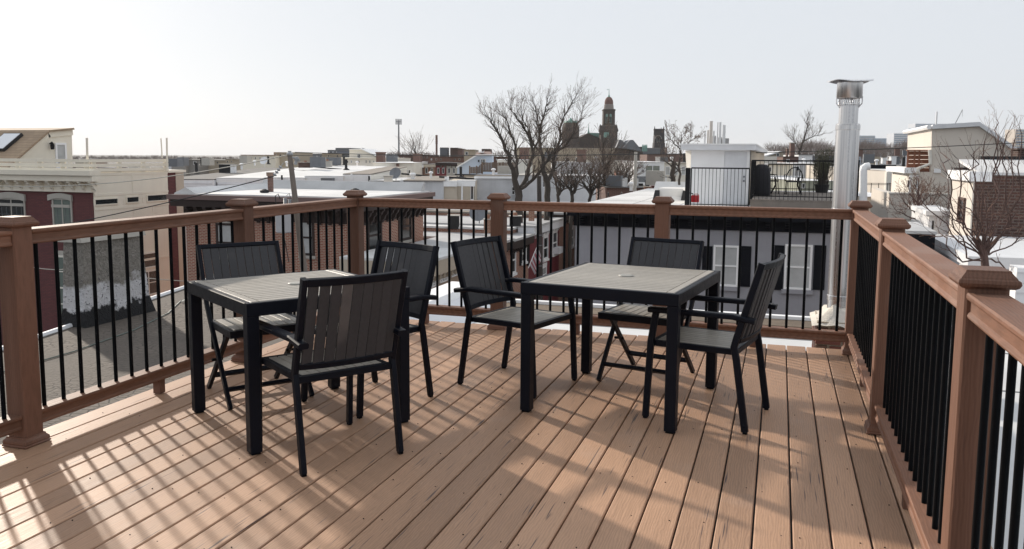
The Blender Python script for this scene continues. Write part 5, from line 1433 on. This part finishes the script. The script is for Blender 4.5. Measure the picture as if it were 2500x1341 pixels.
# ================================================================== houses at the right
R1Y = 36.0
rx0 = PY(2275, 420, R1Y).x; rx1 = PY(2490, 420, R1Y).x
H1 = thing('beige_stucco_house', 'tall beige stucco house with a roof sloping down to the right', 'house', (rx0 + 4, R1Y + 4, GZ))
def P1(u, v): return PY(u, v, R1Y)
prof = [P1(2275, 800), P1(2275, 316), P1(2389, 309.5), P1(2487, 378), P1(2487, 800)]
prof[0].z = prof[4].z = GZ
m = MB(); m.prism(prof, (0, 6.5, 0)); m.build('wall', beige_stucco, H1)
m = MB()
for a, b in ((prof[1], prof[2]), (prof[2], prof[3])):
    m.hexa([p + V((0, y, z)) for z in (.01, .17) for p, y in ((a, -.18), (b, -.18), (b, 6.7), (a, 6.7))])
m.build('roof', grey_white, H1)
m = MB(); m.tube([prof[1] + V((-.12, -.15, .08)), prof[1] + V((-.12, 6.6, .08))], .09, 6); m.tube([prof[3] + V((.1, -.15, .0)), prof[3] + V((.1, 6.6, .0))], .1, 6); m.build('gutter', white, H1)
a0, a1, z0, z1 = rect('x', rx0, 2262, 337, 2272, 366)
win_m(H1, 'x', rx0, R1Y + .5, R1Y + 1.6, z0, z1, fr=cream_pale, gl=glass, cols=2, t=.1)
m = MB(); m.tube([P1(2269, 366) + V((0, -.1, 0)), P1(2270, 400) + V((0, -.1, 0)), P1(2240, 412) + V((0, -.1, 0)), P1(2239, 424) + V((0, -.1, 0))], .07, 6); m.build('downspout', cream_pale, H1)
m = MB(); m.box(*(lambda q: (q.x - .12, q.x + .12, q.y - .08, q.y, q.z - .08, q.z + .08))(P1(2288, 417))); m.build('wall_box', white, H1)
# lower annex of the same house
ax0 = PY(2214, 440, R1Y + 1).x
A1 = thing('house_annex', 'low cream annex with lit entrance door below the tall beige house', 'house', (ax0 + 1, R1Y + 2, GZ))
za = PY(2250, 420, R1Y + .02).z
part_box(A1, 'wall', beige_stucco, PY(2240, 440, R1Y + .02).x, rx0 - .01, R1Y + .02, R1Y + 6, GZ, za)
zb_ = PX(2228, 424, ax0).z
part_box(A1, 'entrance_wall', cream_pale, ax0 + .02, PY(2240, 440, R1Y + .02).x - .01, R1Y + .05, R1Y + 6, GZ, zb_)
part_box(A1, 'roof_edge', white, ax0 - .25, PY(2243, 440, R1Y).x, R1Y - .1, R1Y + 6, zb_ + .002, zb_ + .22)
door_m(A1, 'Y', R1Y + .05, PY(2225, 450, R1Y).x, PY(2237, 450, R1Y).x, PY(2230, 475, R1Y).z, PY(2230, 432, R1Y).z, cream_pale, white)
win_m(A1, 'Y', R1Y + .05, PY(2216.5, 450, R1Y).x, PY(2219.5, 450, R1Y).x, PY(2230, 457, R1Y).z, PY(2230, 441, R1Y).z, t=.05)
# cedar planter screen
pc = thing('cedar_screen', 'red cedar board screen on the flat roof below the tall beige house', 'screen', (PY(2240, 418, R1Y + .4).x, R1Y, za))
sx0 = PY(2216, 400, R1Y + .3).x; sx1 = PY(2243, 400, R1Y + .3).x
zl, zh = PY(2230, 420, R1Y + .3).z, PY(2230, 369, R1Y + .3).z
for i in range(5):
    z0_, z1_ = zl + (zh - zl) * i / 5 + .006, zl + (zh - zl) * (i + 1) / 5 - .006
    part_box(pc, 'board', red_wood, sx0, sx1, R1Y + .3, R1Y + .36, z0_, z1_)
    part_box(pc, 'board', red_wood, sx1 + .01, rx0 - .03, R1Y + .5 - .14, R1Y + .42, z0_ + (0 if i else 0), z1_)
for x in (sx0 - .04, (sx0 + sx1) / 2, sx1 - .03): part_box(pc, 'post', red_wood, x, x + .06, R1Y + .24, R1Y + .298, zl, zh)
part_box(pc, 'top_rail', red_wood, sx0 - .06, rx0 - .02, R1Y + .2, R1Y + .44, zh + .002, zh + .05)
# terrace wall
tw = thing('terrace_wall', 'low beige stucco terrace wall with lit left side, in front of the annex', 'wall', (0, R1Y - 8, GZ))
TY = 30.0
tx0, tx1 = PY(2171, 480, TY).x, PY(2330, 480, TY).x
zt_ = PY(2250, 475, TY).z
part_box(tw, 'wall', beige_stucco, tx0, tx1, TY, TY + .3, GZ, zt_)
part_box(tw, 'side_wall', beige_stucco, tx0, tx0 + .25, TY + .302, R1Y - .3, GZ, zt_)
part_box(tw, 'coping', cream_pale, tx0 - .03, tx1, TY - .03, TY + .33, zt_ + .002, zt_ + .05)
part_box(tw, 'terrace_floor', beige_stucco, tx0 + .26, tx1, TY + .31, R1Y - .3, GZ, zt_ - 1.0)
# white siding shed and slate-roofed porch lower right
ws = thing('white_clapboard_house', 'white clapboard house end low between the beige houses', 'house', (PY(2290, 560, 24).x, 25, GZ))
wx0, wx1 = PY(2266, 560, 24).x, PY(2330, 560, 24).x; wz = PY(2290, 526, 24).z
part_box(ws, 'wall', white, wx0, wx1, 24, 27, GZ, wz)
m = MB(); siding(m, 'Y', 24, wx0, wx1, wz - 3.5, wz, .14); m.build('siding', white, ws)
part_box(ws, 'roof', white, wx0 - .1, wx1, 23.85, 27, wz + .002, wz + .12)
win_m(ws, 'Y', 24, PY(2273, 560, 24).x, PY(2279, 560, 24).x, PY(2290, 563, 24).z, PY(2290, 540, 24).z, t=.05)
po = thing('slate_porch', 'small flat grey porch roof with black edge below the clapboard house', 'porch', (PY(2250, 570, 18).x, 18, GZ))
q = [PY(2206, 553, 19), PY(2292, 580, 17.2), PY(2278, 572, 19.5), PY(2232, 551, 20.5)]
zq = PY(2250, 572, 18).z
x0_, x1_ = PY(2195, 570, 18).x, PY(2287, 576, 18).x
part_box(po, 'roof', silver_roof, x0_, x1_, 18, 20.6, zq, zq + .06)
part_box(po, 'fascia', black_cornice, x0_ + .02, x1_ - .02, 18.03, 20.5, zq - .3, zq - .002)
part_box(po, 'wall', grey_stucco, x0_ + .1, x1_ - .15, 18.15, 20.4, GZ, zq - .302)
# dark brick house with sunlit stucco side
D2 = 21.0
bx0, bx1 = PY(2372, 500, D2).x, 19.0
B2 = thing('dark_brick_house', 'dark brick house with snow-white roof and a sunlit stucco side, far right', 'house', (bx0 + 3, D2 + 3, GZ))
zt_ = PY(2440, 428, D2).z
DB = D2 + 2.4
part_box(B2, 'wall', brick_dark, bx0 + .03, bx1, D2, DB, GZ, zt_ - .002)
m = MB(); m.prism([(bx0 + .1, D2 - .06, zt_), (bx1, D2 - .06, zt_), (bx1, DB, zt_ + .28), (bx0 + .1, DB, zt_ + .28)], (0, 0, .06)); m.build('roof', white_roof, B2)
part_box(B2, 'far_parapet', black_tar, bx0 + .6, bx1, DB + .01, DB + .3, GZ, zt_ + .42)
zs = PX(2350, 440, bx0).z
part_box(B2, 'stucco_side', beige_stucco, bx0, bx0 + .028, D2 - .01, DB, GZ, zs)
part_box(B2, 'white_cap', white, bx0 - .1, bx0 + .35, D2 - .08, DB + .1, zs + .002, zs + .22)
a0, a1, z0, z1 = rect('x', bx0, 2342, 482, 2357, 545)
win_m(B2, 'x', bx0, a0, a1, z0, z1, fr=brick_dark, gl=glass, t=.06, mid=True)
stub('dark square chimney stack at the left corner of the dark brick house', 2347, 2376, 412, 450, 24, brick_dark, cap=black_tar)
stub('whitewashed chimney stub on the snow-white roof', 2404, 2430, 405, 427, 25, cream_pale, cap=brick_dark)
stub('black hopper-shaped roof vent beside the dark chimney', 2372, 2390, 402, 425, 25, black_tar, name='roof_vent', cat='vent', cap=black_tar)
vpipe('short white pipe above the black roof vent', 2376.5, 391, 405, 25.5, .055, white)
stub('dark brick chimney at the right edge of the frame', 2486, 2510, 366, 425, 27, brick_dark, cap=brick_dark)
lw = thing('grey_garage', 'low grey garage roof behind the tree trunk', 'garage', (9.5, 17, GZ))
part_box(lw, 'wall', pale_stucco, PY(2370, 600, 16.5).x, 16, 16.5, 20.9, GZ, PY(2430, 585, 16.5).z - .5)
part_box(lw, 'roof', grey_white, PY(2366, 600, 16.4).x, 16, 16.4, 20.9, PY(2430, 585, 16.5).z - .498, PY(2430, 585, 16.5).z - .3)
ww = thing('white_fence', 'sunlit white board wall behind the railing post', 'wall', (8, 13, GZ))
m = MB(); siding(m, 'Y', 13.0, PY(2480, 700, 13).x, 16, GZ, PY(2490, 655, 13).z, .14); m.build('siding', white, ww)
part_box(ww, 'wall', white, PY(2480, 700, 13).x, 16, 13.002, 13.4, GZ, PY(2490, 655, 13).z)
# white plastic flue elbow and the small houses between
fe_ = thing('white_flue_pipe', 'white plastic flue pipe with an elbow just right of the shiny flue', 'pipe', tuple(PD(2108, 485, 26)))
k_ = 26
m = MB(); m.tube([PD(2107.5, 500, k_), PD(2107.5, 418, k_), PD(2109, 411, k_), PD(2114, 407, k_), PD(2122, 406, k_)], .115, 14); m.build('pipe', white, fe_, True)
r = row_house('black flat roofed house with pale side wall beyond the white flue', 2110, 2215, 420, 60, 12, beige_stucco, black_tar, 404, fascia=None)
m = MB(); fbox(m, 2124, 2188, 403, 417.5, 59, .5); m.build('black_parapet', black_cornice, r)
fwin(r, 2113, 422, 2120, 444, 59.9); fwin(r, 2127, 425, 2136, 470, 59.5, fr=cream_pale, gl=cream_pale)
r = row_house('white-roofed low house with balcony rail beyond the white flue', 2164, 2226, 418, 56, 10, beige_stucco, white_roof, 409)
m = MB(); fbox(m, 2165, 2183, 420, 470, 55.6, .3); m.build('corner_board', cream_pale, r)
br = thing('balcony_railing', 'thin weathered balcony railing below the white-roofed low house', 'railing', tuple(PD(2190, 465, 50)))
for u in range(2172, 2216, 3): m = MB(); fbox(m, u, u + 1.5, 449, 467, 50, .04); m.build('baluster', wood_grey, br)
m = MB(); fbox(m, 2171, 2216, 447, 449, 49.9, .1); m.build('top_rail', wood_grey, br)
r2 = thing('wire_railing', 'thin black wire railing over the grey flat roof', 'railing', tuple(PD(2130, 475, 48)))
for u in (2110, 2126, 2144, 2166): m = MB(); a = PD(u, 475, 48); b = PD(u, 448, 48); m.tube([a, (a.x, a.y, b.z)], .02, 5); m.build('post', iron2_mat, r2)
for v in (447.5, 451): m = MB(); m.tube([PD(2104, v, 48), PD(2172, v + .5, 48)], .015, 4); m.build('rail', iron2_mat, r2)
block('low grey flat roof with white edge beyond the right corner post', 2095, 2175, 476, 46, grey_white, dep=8, roof=white, cat='house', name='row_house')
block('beige low building behind the right corner post', 2108, 2180, 481, 40, beige_stucco, dep=5, roof=grey_white, cat='house', name='row_house')
for lab, u0, u1, vt, vb, D, mt in (('cream block with rust door among the far stacks', 2126, 2148, 384, 402, 90, tan2), ('white round stack among the far stacks', 2155, 2165, 386, 400, 95, white), ('big white cylinder-like stack among the far stacks', 2176, 2189, 383, 402, 88, white), ('grey stack next to the big white one', 2189, 2197, 384, 402, 89, slate), ('small rust red stack among the far stacks', 2168, 2177, 393, 402, 86, brick_brown)):
    stub(lab, u0, u1, vt, vb, D, mt, name='roof_stack', cat='roof stack', cap=mt)

# ================================================================== distant rooftops: low row houses fill the city
random.seed(21)
pal = [(cream_pale, 'pale cream'), (brick_brown, 'brown brick'), (grey_white, 'grey-white'), (tan2, 'sand-coloured'), (brick_orange, 'orange brick'), (pale_stucco, 'grey stucco')]
placed = 0
for D in (150, 190, 235, 290, 360, 450, 560, 700, 880, 1100):
    step = 26 if D < 300 else 20
    u = -40 + random.uniform(0, 30)
    while u < 2540:
        w_ = random.uniform(.6, 1.5) * step * (1.4 if D < 200 else 1)
        drop = random.uniform(1.2, 4.2)
        zt_ = -drop
        v = 381 + (1.45 - zt_) * FPX / D + (u - 1250) * .0068
        if random.random() < .5 and placed < 200:
            mt, nm = random.choice(pal)
            rf, rn = random.choice([(white, 'white'), (black_tar, 'black'), (silver_roof, 'silver'), (slate, 'slate'), (tan_roof, 'tan')])
            lab = '%s row house with %s roof among the distant rooftops %s' % (nm, rn, near_mark(u))
            r = house_root('distant_row_house', lab, 'house', u, D + random.uniform(-10, 10), 'distant %s row houses with %s roofs %s' % (nm, rn, near_mark(u)))
            m = MB(); DD = D; fbox(m, u, u + w_, v, 0, DD, 10, GZ); m.build('wall', mt, r)
            m = MB(); fbox(m, u - .2, u + w_ + .2, v - .6 * 150 / D - .4, v - .05, DD - .2, 10.5); m.build('roof', rf, r)
            placed += 1
        u += w_ + random.uniform(0, 6)
# ================================================================== bare trees
def grow(rnd, seg, tw, p, d, L, r, lvl, maxl, up=.25, spread=.55, kids=(2, 3), leaf=None, rmin=.004):
    """one limb and everything that forks off it: seg collects limbs, tw the fine twigs"""
    n = 4 if lvl < 2 else 3
    pts = [p]; rad = [r]
    for i in range(n):
        d = (d + V((rnd.uniform(-1, 1), rnd.uniform(-1, 1), rnd.uniform(-.6, .8) + up)) * .17).normalized()
        p = p + d * (L / n); pts.append(p); rad.append(max(rmin, r * (1 - .45 * (i + 1) / n)))
    (seg if lvl < 2 else tw).tube(pts, rad, 7 if lvl == 0 else (5 if lvl < 2 else 3), cap=lvl < 2)
    if lvl >= maxl:
        if leaf:
            for k in range(leaf[0]):
                q = pts[-1] + V((rnd.uniform(-1, 1), rnd.uniform(-1, 1), rnd.uniform(-1, 1))) * leaf[1] * 1.5; s = leaf[1] * rnd.uniform(.5, 1)
                a = V((rnd.uniform(-1, 1), rnd.uniform(-1, 1), rnd.uniform(-1, 1))).normalized() * s; b = a.cross(V((rnd.uniform(-1, 1), rnd.uniform(-1, 1), 1))).normalized() * s * .6
                tw.add([q - a, q + b, q + a, q - b], [(0, 1, 2, 3)])
        return
    nk = rnd.randint(*kids) + (1 if lvl == 0 else 0)
    for k in range(nk):
        i = rnd.randint(1, n) if k else n
        base = pts[i]; ax = (pts[i] - pts[i - 1]).normalized()
        s = ax.cross(V((rnd.uniform(-1, 1), rnd.uniform(-1, 1), rnd.uniform(-1, 1)))).normalized()
        nd = (ax + s * rnd.uniform(.4, 1.0) * spread * (0.5 if k == 0 else 1.3) + V((0, 0, up * .35))).normalized()
        grow(rnd, seg, tw, base, nd, L * rnd.uniform(.58, .82), max(rmin, rad[i] * rnd.uniform(.55, .75)), lvl + 1, maxl, up, spread, kids, leaf, rmin)
def guided_tree(label, D, limbs, seed, twigs, name='bare_tree', mats=(bark, twig), leaf=None, maxl=3, group=None, rmin=.012, thin=1.0):
    """limbs: pixel polylines (u, v, depth offset, radius m); twigs: (length, per limb point, spread, up)"""
    rnd = random.Random(seed)
    p0 = PD(limbs[0][0][0], limbs[0][0][1], D)
    t = thing(name, label, 'tree', (p0.x, p0.y, GZ), group)
    seg, tw = MB(), MB()
    for li, lm in enumerate(limbs):
        pts = [PD(u, v, D + dd) for u, v, dd, _ in lm]
        if li == 0 or lm[0][1] > 480: pts = [V((pts[0].x, pts[0].y, GZ))] + pts; rad = [lm[0][3] * 1.15] + [q[3] for q in lm]
        else: rad = [q[3] for q in lm]
        # subdivide with a little wander
        rad = [q * thin for q in rad]
        P2, R2 = [pts[0]], [rad[0]]
        for i in range(len(pts) - 1):
            for k in (.33, .67, 1):
                q = pts[i].lerp(pts[i + 1], k)
                if k < 1: q += V((rnd.uniform(-1, 1), rnd.uniform(-1, 1), rnd.uniform(-.5, .5))) * min(.16, (pts[i + 1] - pts[i]).length * .08)
                P2.append(q); R2.append(rad[i] + (rad[i + 1] - rad[i]) * k)
        seg.tube(P2, R2, 8)
        Lt, per, spr, upw = twigs
        for i in range(2, len(P2)):
            if lm[0][1] > 480 and i < len(P2) * .45: continue
            for k in range(per if i < len(P2) - 1 else per + 1):
                ax = (P2[i] - P2[i - 1]).normalized()
                s = ax.cross(V((rnd.uniform(-1, 1), rnd.uniform(-1, 1), rnd.uniform(-1, 1)))).normalized()
                nd = (ax * rnd.uniform(.5, 1) + s * rnd.uniform(.5, 1) * spr + V((0, 0, upw))).normalized()
                f = .55 + .6 * (1 - i / len(P2))
                grow(rnd, seg, tw, P2[i], nd, Lt * rnd.uniform(.5, 1.1) * f, max(rmin, min(R2[i] * .5, .03)), 1, maxl, .22, .6, (2, 3), leaf, rmin)
    seg.build('trunk', mats[0], t, True)
    tw.build('crown', mats[1], t)
    return t
guided_tree('large bare street tree with dark forked trunk, left of the church', 46, [
    [(1268, 500, 0, .34), (1266, 468, 0, .33), (1255, 430, -.3, .22), (1244, 380, -.5, .17), (1222, 335, -.8, .11), (1200, 300, -1, .06), (1183, 278, -1.2, .025)],
    [(1266, 466, 0, .2), (1288, 428, .5, .17), (1302, 380, 1, .13), (1290, 330, 1.2, .1), (1262, 290, 1, .06), (1245, 262, .8, .025)],
    [(1258, 440, 0, .15), (1262, 390, .6, .12), (1253, 340, .8, .09), (1240, 300, .6, .05), (1225, 275, .3, .02)],
    [(1270, 462, 0, .16), (1300, 440, -.8, .13), (1330, 400, -1, .11), (1352, 370, -1, .08), (1380, 345, -.8, .05), (1412, 322, -.6, .02)],
    [(1302, 380, 1, .1), (1318, 330, 1.4, .08), (1312, 285, 1.4, .06), (1302, 250, 1.2, .025)]],
    11, (.95, 3, .95, .28), leaf=(2, .022), rmin=.0045, thin=.64)
guided_tree('second large bare street tree with a thick pale trunk, right of its twin', 48, [
    [(1337, 500, 0, .27), (1336, 445, 0, .26), (1328, 425, 0, .22), (1326, 385, .3, .17), (1318, 345, .4, .12), (1322, 300, .4, .08), (1332, 262, .4, .05), (1340, 235, .4, .02)],
    [(1336, 442, 0, .2), (1352, 415, .4, .17), (1352, 380, .6, .13), (1366, 345, .6, .1), (1372, 300, .6, .07), (1395, 255, .6, .045), (1408, 232, .6, .02)],
    [(1352, 380, .6, .1), (1385, 350, -.2, .08), (1405, 318, -.4, .055), (1420, 280, -.5, .03), (1428, 255, -.5, .015)],
    [(1326, 385, .3, .1), (1298, 340, -.6, .08), (1280, 300, -.8, .05), (1272, 262, -.8, .02)]],
    12, (.95, 3, .95, .28), leaf=(2, .024), rmin=.0045, thin=.64)
for lab, D, u0, v0, tops, sd_, Lt in (
        ('slender bare tree with pale twigs in front of the church', 52, 1475, 470, ((1478, 400), (1492, 350), (1470, 330)), 31, 1.1),
        ('bushy bare brown tree left of the tall grey pole', 50, 1440, 500, ((1420, 440), (1440, 410), (1465, 420)), 32, 1.2),
        ('bushy bare brown tree low beside the second large tree', 49, 1395, 500, ((1370, 440), (1395, 405), (1415, 430)), 33, 1.2),
        ('bushy bare tan tree in front of the white rendered house', 53, 1460, 500, ((1450, 430), (1468, 400), (1485, 425)), 35, 1.2),
        ('low tangled bare tree beside the tall grey pole', 51, 1500, 490, ((1490, 430), (1508, 405), (1530, 430)), 36, 1.15),
        ('pale bushy bare tree right of the second large tree', 55, 1362, 500, ((1350, 430), (1372, 395), (1388, 425)), 37, 1.2),
        ('leafless grey-brown thicket tree beside the cinnamon stair tower', 56, 1525, 470, ((1515, 420), (1530, 400), (1545, 418)), 34, 1.1)):
    limbs = [[(u0, v0, 0, .11), (u0 + 2, (v0 + tops[0][1]) / 2, 0, .09), (tops[0][0], tops[0][1], .4, .03)]]
    for tu, tv in tops[1:]: limbs.append([(u0 + 1, v0 - 12 if v0 - 12 < 480 else 478, 0, .08), ((u0 + tu) / 2, (v0 + tv) / 2, -.2, .06), (tu, tv, .3, .02)])
    guided_tree(lab, D, limbs, sd_, (Lt, 3, 1.0, .2), mats=(bark, twig), leaf=(1, .03), rmin=.008)
guided_tree('small bare tree with seed clusters left of the white shed', 40, [
    [(1656, 500, 0, .07), (1658, 440, 0, .06), (1660, 390, 0, .045), (1662, 350, 0, .03), (1663, 325, 0, .012)],
    [(1658, 420, 0, .035), (1640, 395, .2, .025), (1628, 380, .2, .01)], [(1660, 370, 0, .03), (1680, 350, .2, .02), (1690, 340, .2, .01)], [(1661, 365, 0, .03), (1642, 345, .2, .02), (1632, 338, .2, .01)]],
    41, (.55, 2, 1, .1), leaf=(3, .04), rmin=.006)
guided_tree('cut-back brown tree stump with a few side branches', 42, [
    [(1644, 500, 0, .13), (1644, 440, 0, .12), (1645, 396, 0, .11)], [(1644, 412, 0, .04), (1632, 400, .2, .03), (1620, 390, .2, .012)], [(1645, 425, 0, .04), (1660, 412, .2, .02)], [(1644, 440, 0, .04), (1634, 432, .2, .02)]],
    42, (.5, 1, 1, .1), maxl=2, rmin=.006)
guided_tree('tall leaning bare tree behind the roof deck, left of the flue', 150, [
    [(1946, 405, 0, .33), (1952, 370, 0, .28), (1962, 345, 0, .22), (1970, 315, 0, .14), (1972, 290, 0, .06)], [(1962, 345, 0, .15), (1982, 335, .5, .1), (1998, 330, .5, .04)], [(1954, 366, 0, .15), (1942, 350, .5, .08), (1936, 338, .5, .04)]],
    43, (2.0, 3, .9, .35), rmin=.014, thin=.7)
guided_tree('slim bare tree on the skyline right of the radio mast', 140, [
    [(1013, 405, 0, .2), (1014, 380, 0, .16), (1014, 360, 0, .06)], [(1014, 385, 0, .1), (1004, 372, .3, .03)], [(1014, 383, 0, .1), (1024, 374, .3, .03)]], 44, (2.4, 3, .9, .3), rmin=.015)
# right-hand trees
rt_ = [[(2404, 690, 0, .06), (2404, 640, 0, .055), (2403, 618, 0, .048), (2404, 592, 0, .04)]]
for pts in (((2404, 625), (2360, 560), (2320, 490), (2310, 420), (2296, 372)), ((2404, 628), (2340, 590), (2290, 530), (2240, 470)), ((2404, 622), (2385, 540), (2370, 450), (2371, 380)), ((2404, 620), (2388, 520), (2380, 430), (2378, 372)),
            ((2404, 618), (2410, 520), (2425, 420), (2430, 340)), ((2404, 615), (2428, 500), (2440, 400), (2441, 355)), ((2404, 620), (2450, 520), (2458, 420), (2458, 330)), ((2404, 622), (2470, 560), (2490, 440), (2495, 330)),
            ((2404, 625), (2440, 610), (2480, 590), (2530, 560)), ((2404, 630), (2350, 640), (2310, 600), (2290, 560)), ((2404, 610), (2395, 560), (2375, 520), (2345, 500)), ((2404, 632), (2440, 640), (2490, 700), (2520, 720)),
            ((2404, 640), (2360, 630), (2330, 560), (2315, 510), (2325, 410)), ((2404, 606), (2412, 560), (2440, 530), (2475, 500)), ((2404, 630), (2420, 560), (2432, 470), (2436, 350), (2438, 300)), ((2404, 626), (2396, 540), (2402, 440), (2404, 345)), ((2404, 624), (2462, 540), (2474, 430), (2478, 340)), ((2404, 628), (2352, 560), (2345, 470), (2340, 390)),
            ((2404, 630), (2430, 590), (2480, 520), (2515, 430)), ((2404, 634), (2370, 600), (2330, 580), (2270, 575)), ((2404, 612), (2418, 580), (2450, 560), (2500, 548)), ((2404, 616), (2380, 570), (2350, 545), (2300, 520))):
    rt_.append([(u, v, random.uniform(-.25, .25) * i, .009 * (1 - i / (len(pts) - .2)) + .0045) for i, (u, v) in enumerate(pts)])
guided_tree('leafless many-stemmed reddish tree rising behind the right railing', 12.5, rt_, 51, (.4, 1, .9, .35), mats=(paint('right_bark', (.1, .06, .052), .95, .35, 20, bump=.4), twig_red), leaf=(2, .009), maxl=2, rmin=.0018)
guided_tree('small pale bare tree in front of the beige terrace wall', 24, [
    [(2243, 560, 0, .05), (2243, 520, 0, .045), (2243, 480, 0, .03), (2243, 452, 0, .012)], [(2243, 525, 0, .03), (2222, 510, .2, .022), (2206, 492, .3, .01)], [(2243, 530, 0, .03), (2262, 512, .2, .022), (2280, 495, .3, .01)], [(2243, 510, 0, .025), (2256, 490, .2, .016), (2270, 475, .3, .008)], [(2243, 540, 0, .025), (2215, 528, -.2, .016), (2188, 515, -.3, .008)], [(2243, 515, 0, .025), (2232, 495, .2, .015), (2225, 478, .3, .008)]],
    52, (.5, 2, 1, .2), mats=(paint('right_bark', (.1, .06, .052)), twig_red), leaf=(2, .02), rmin=.004)
# shrub in a pot on the roof deck
c = PD(2006, 466, 30.5)
s_ = thing('potted_shrub', 'tall dense twiggy potted shrub at the right end of the roof deck', 'shrub', (c.x, c.y, c.z))
m = MB(); m.rings(c.x, c.y, [(dz, .2), (dz + .3, .26)], 14); m.build('pot', black_tar, s_)
rnd = random.Random(3); a_, b_ = MB(), MB()
for i in range(90):
    ang = rnd.uniform(0, 6.28); rr_ = rnd.uniform(0, .2)
    p = V((c.x + rr_ * math.cos(ang), c.y + rr_ * math.sin(ang), dz + .28))
    grow(rnd, a_, b_, p, V((math.cos(ang) * .25, math.sin(ang) * .25, 1)).normalized(), rnd.uniform(.35, .6), .01, 1, 3, .5, .35, (2, 3), (2, .035), .004)
a_.build('stem', bark, s_); b_.build('foliage', paint('shrub_leaf', (.09, .09, .06), .8, .3, 9), s_)
# far woods: one bare grey-brown mass of twigs along the horizon
rnd = random.Random(9); m = MB()
def clump(u, v0, v1, D, n):
    for i in range(n):
        p = PD(u + rnd.gauss(0, 5), v1, D); h = PD(u, v0 + abs(rnd.gauss(0, 3)), D).z - p.z
        d = V((rnd.uniform(-.25, .25), rnd.uniform(-.25, .25), 1)); q = p + d * h * .55; w_ = .0003 * D
        m.tube([p, q], [w_, w_ * .6], 3, cap=False)
        for k in range(6):
            e = q + V((rnd.uniform(-.4, .4), rnd.uniform(-.4, .4), rnd.uniform(.2, .5))) * h
            m.tube([p.lerp(q, rnd.uniform(.4, 1)), e], [w_ * .5, w_ * .2], 3, cap=False)
            for j in range(2): m.tube([q.lerp(e, rnd.uniform(.3, 1)), e + V((rnd.uniform(-.2, .2), rnd.uniform(-.2, .2), rnd.uniform(0, .25))) * h], [w_ * .35, w_ * .2], 3, cap=False)
for u in range(1885, 2250, 4): clump(u, 352 + 6 * math.sin(u * .05), 400, 520 + rnd.uniform(-60, 60), 4)
for u in range(-60, 440, 6): clump(u, 381, 396, 620 + rnd.uniform(-90, 90), 4)
for u in range(440, 600, 7): clump(u, 383, 396, 420 + rnd.uniform(-40, 40), 4)
for u in range(950, 1060, 7): clump(u, 372, 392, 330 + rnd.uniform(-40, 40), 3)
for u in range(1180, 1260, 7): clump(u, 370, 392, 300, 2)
for u in range(2240, 2540, 6): clump(u, 362, 400, 560, 4)
tag(m.build('far_woods', paint('far_twig', (.16, .12, .105), .95, .2, .1), None), None, None, None, 'stuff')

# ------------------------------------------------------------------ thin winter haze
hz = bpy.data.materials.new('thin_haze'); hz.use_nodes = True
ht = hz.node_tree; ht.nodes.remove(ht.nodes['Principled BSDF'])
pv = ht.nodes.new('ShaderNodeVolumePrincipled'); pv.inputs['Density'].default_value = 0.00012; pv.inputs['Color'].default_value = (.98, .99, 1, 1); pv.inputs['Anisotropy'].default_value = 0.2
ht.links.new(pv.outputs[0], ht.nodes['Material Output'].inputs['Volume'])
MB().box(-4100, 4100, -1600, 6600, GZ - 2, 105).build('haze', hz, None, kind='stuff')
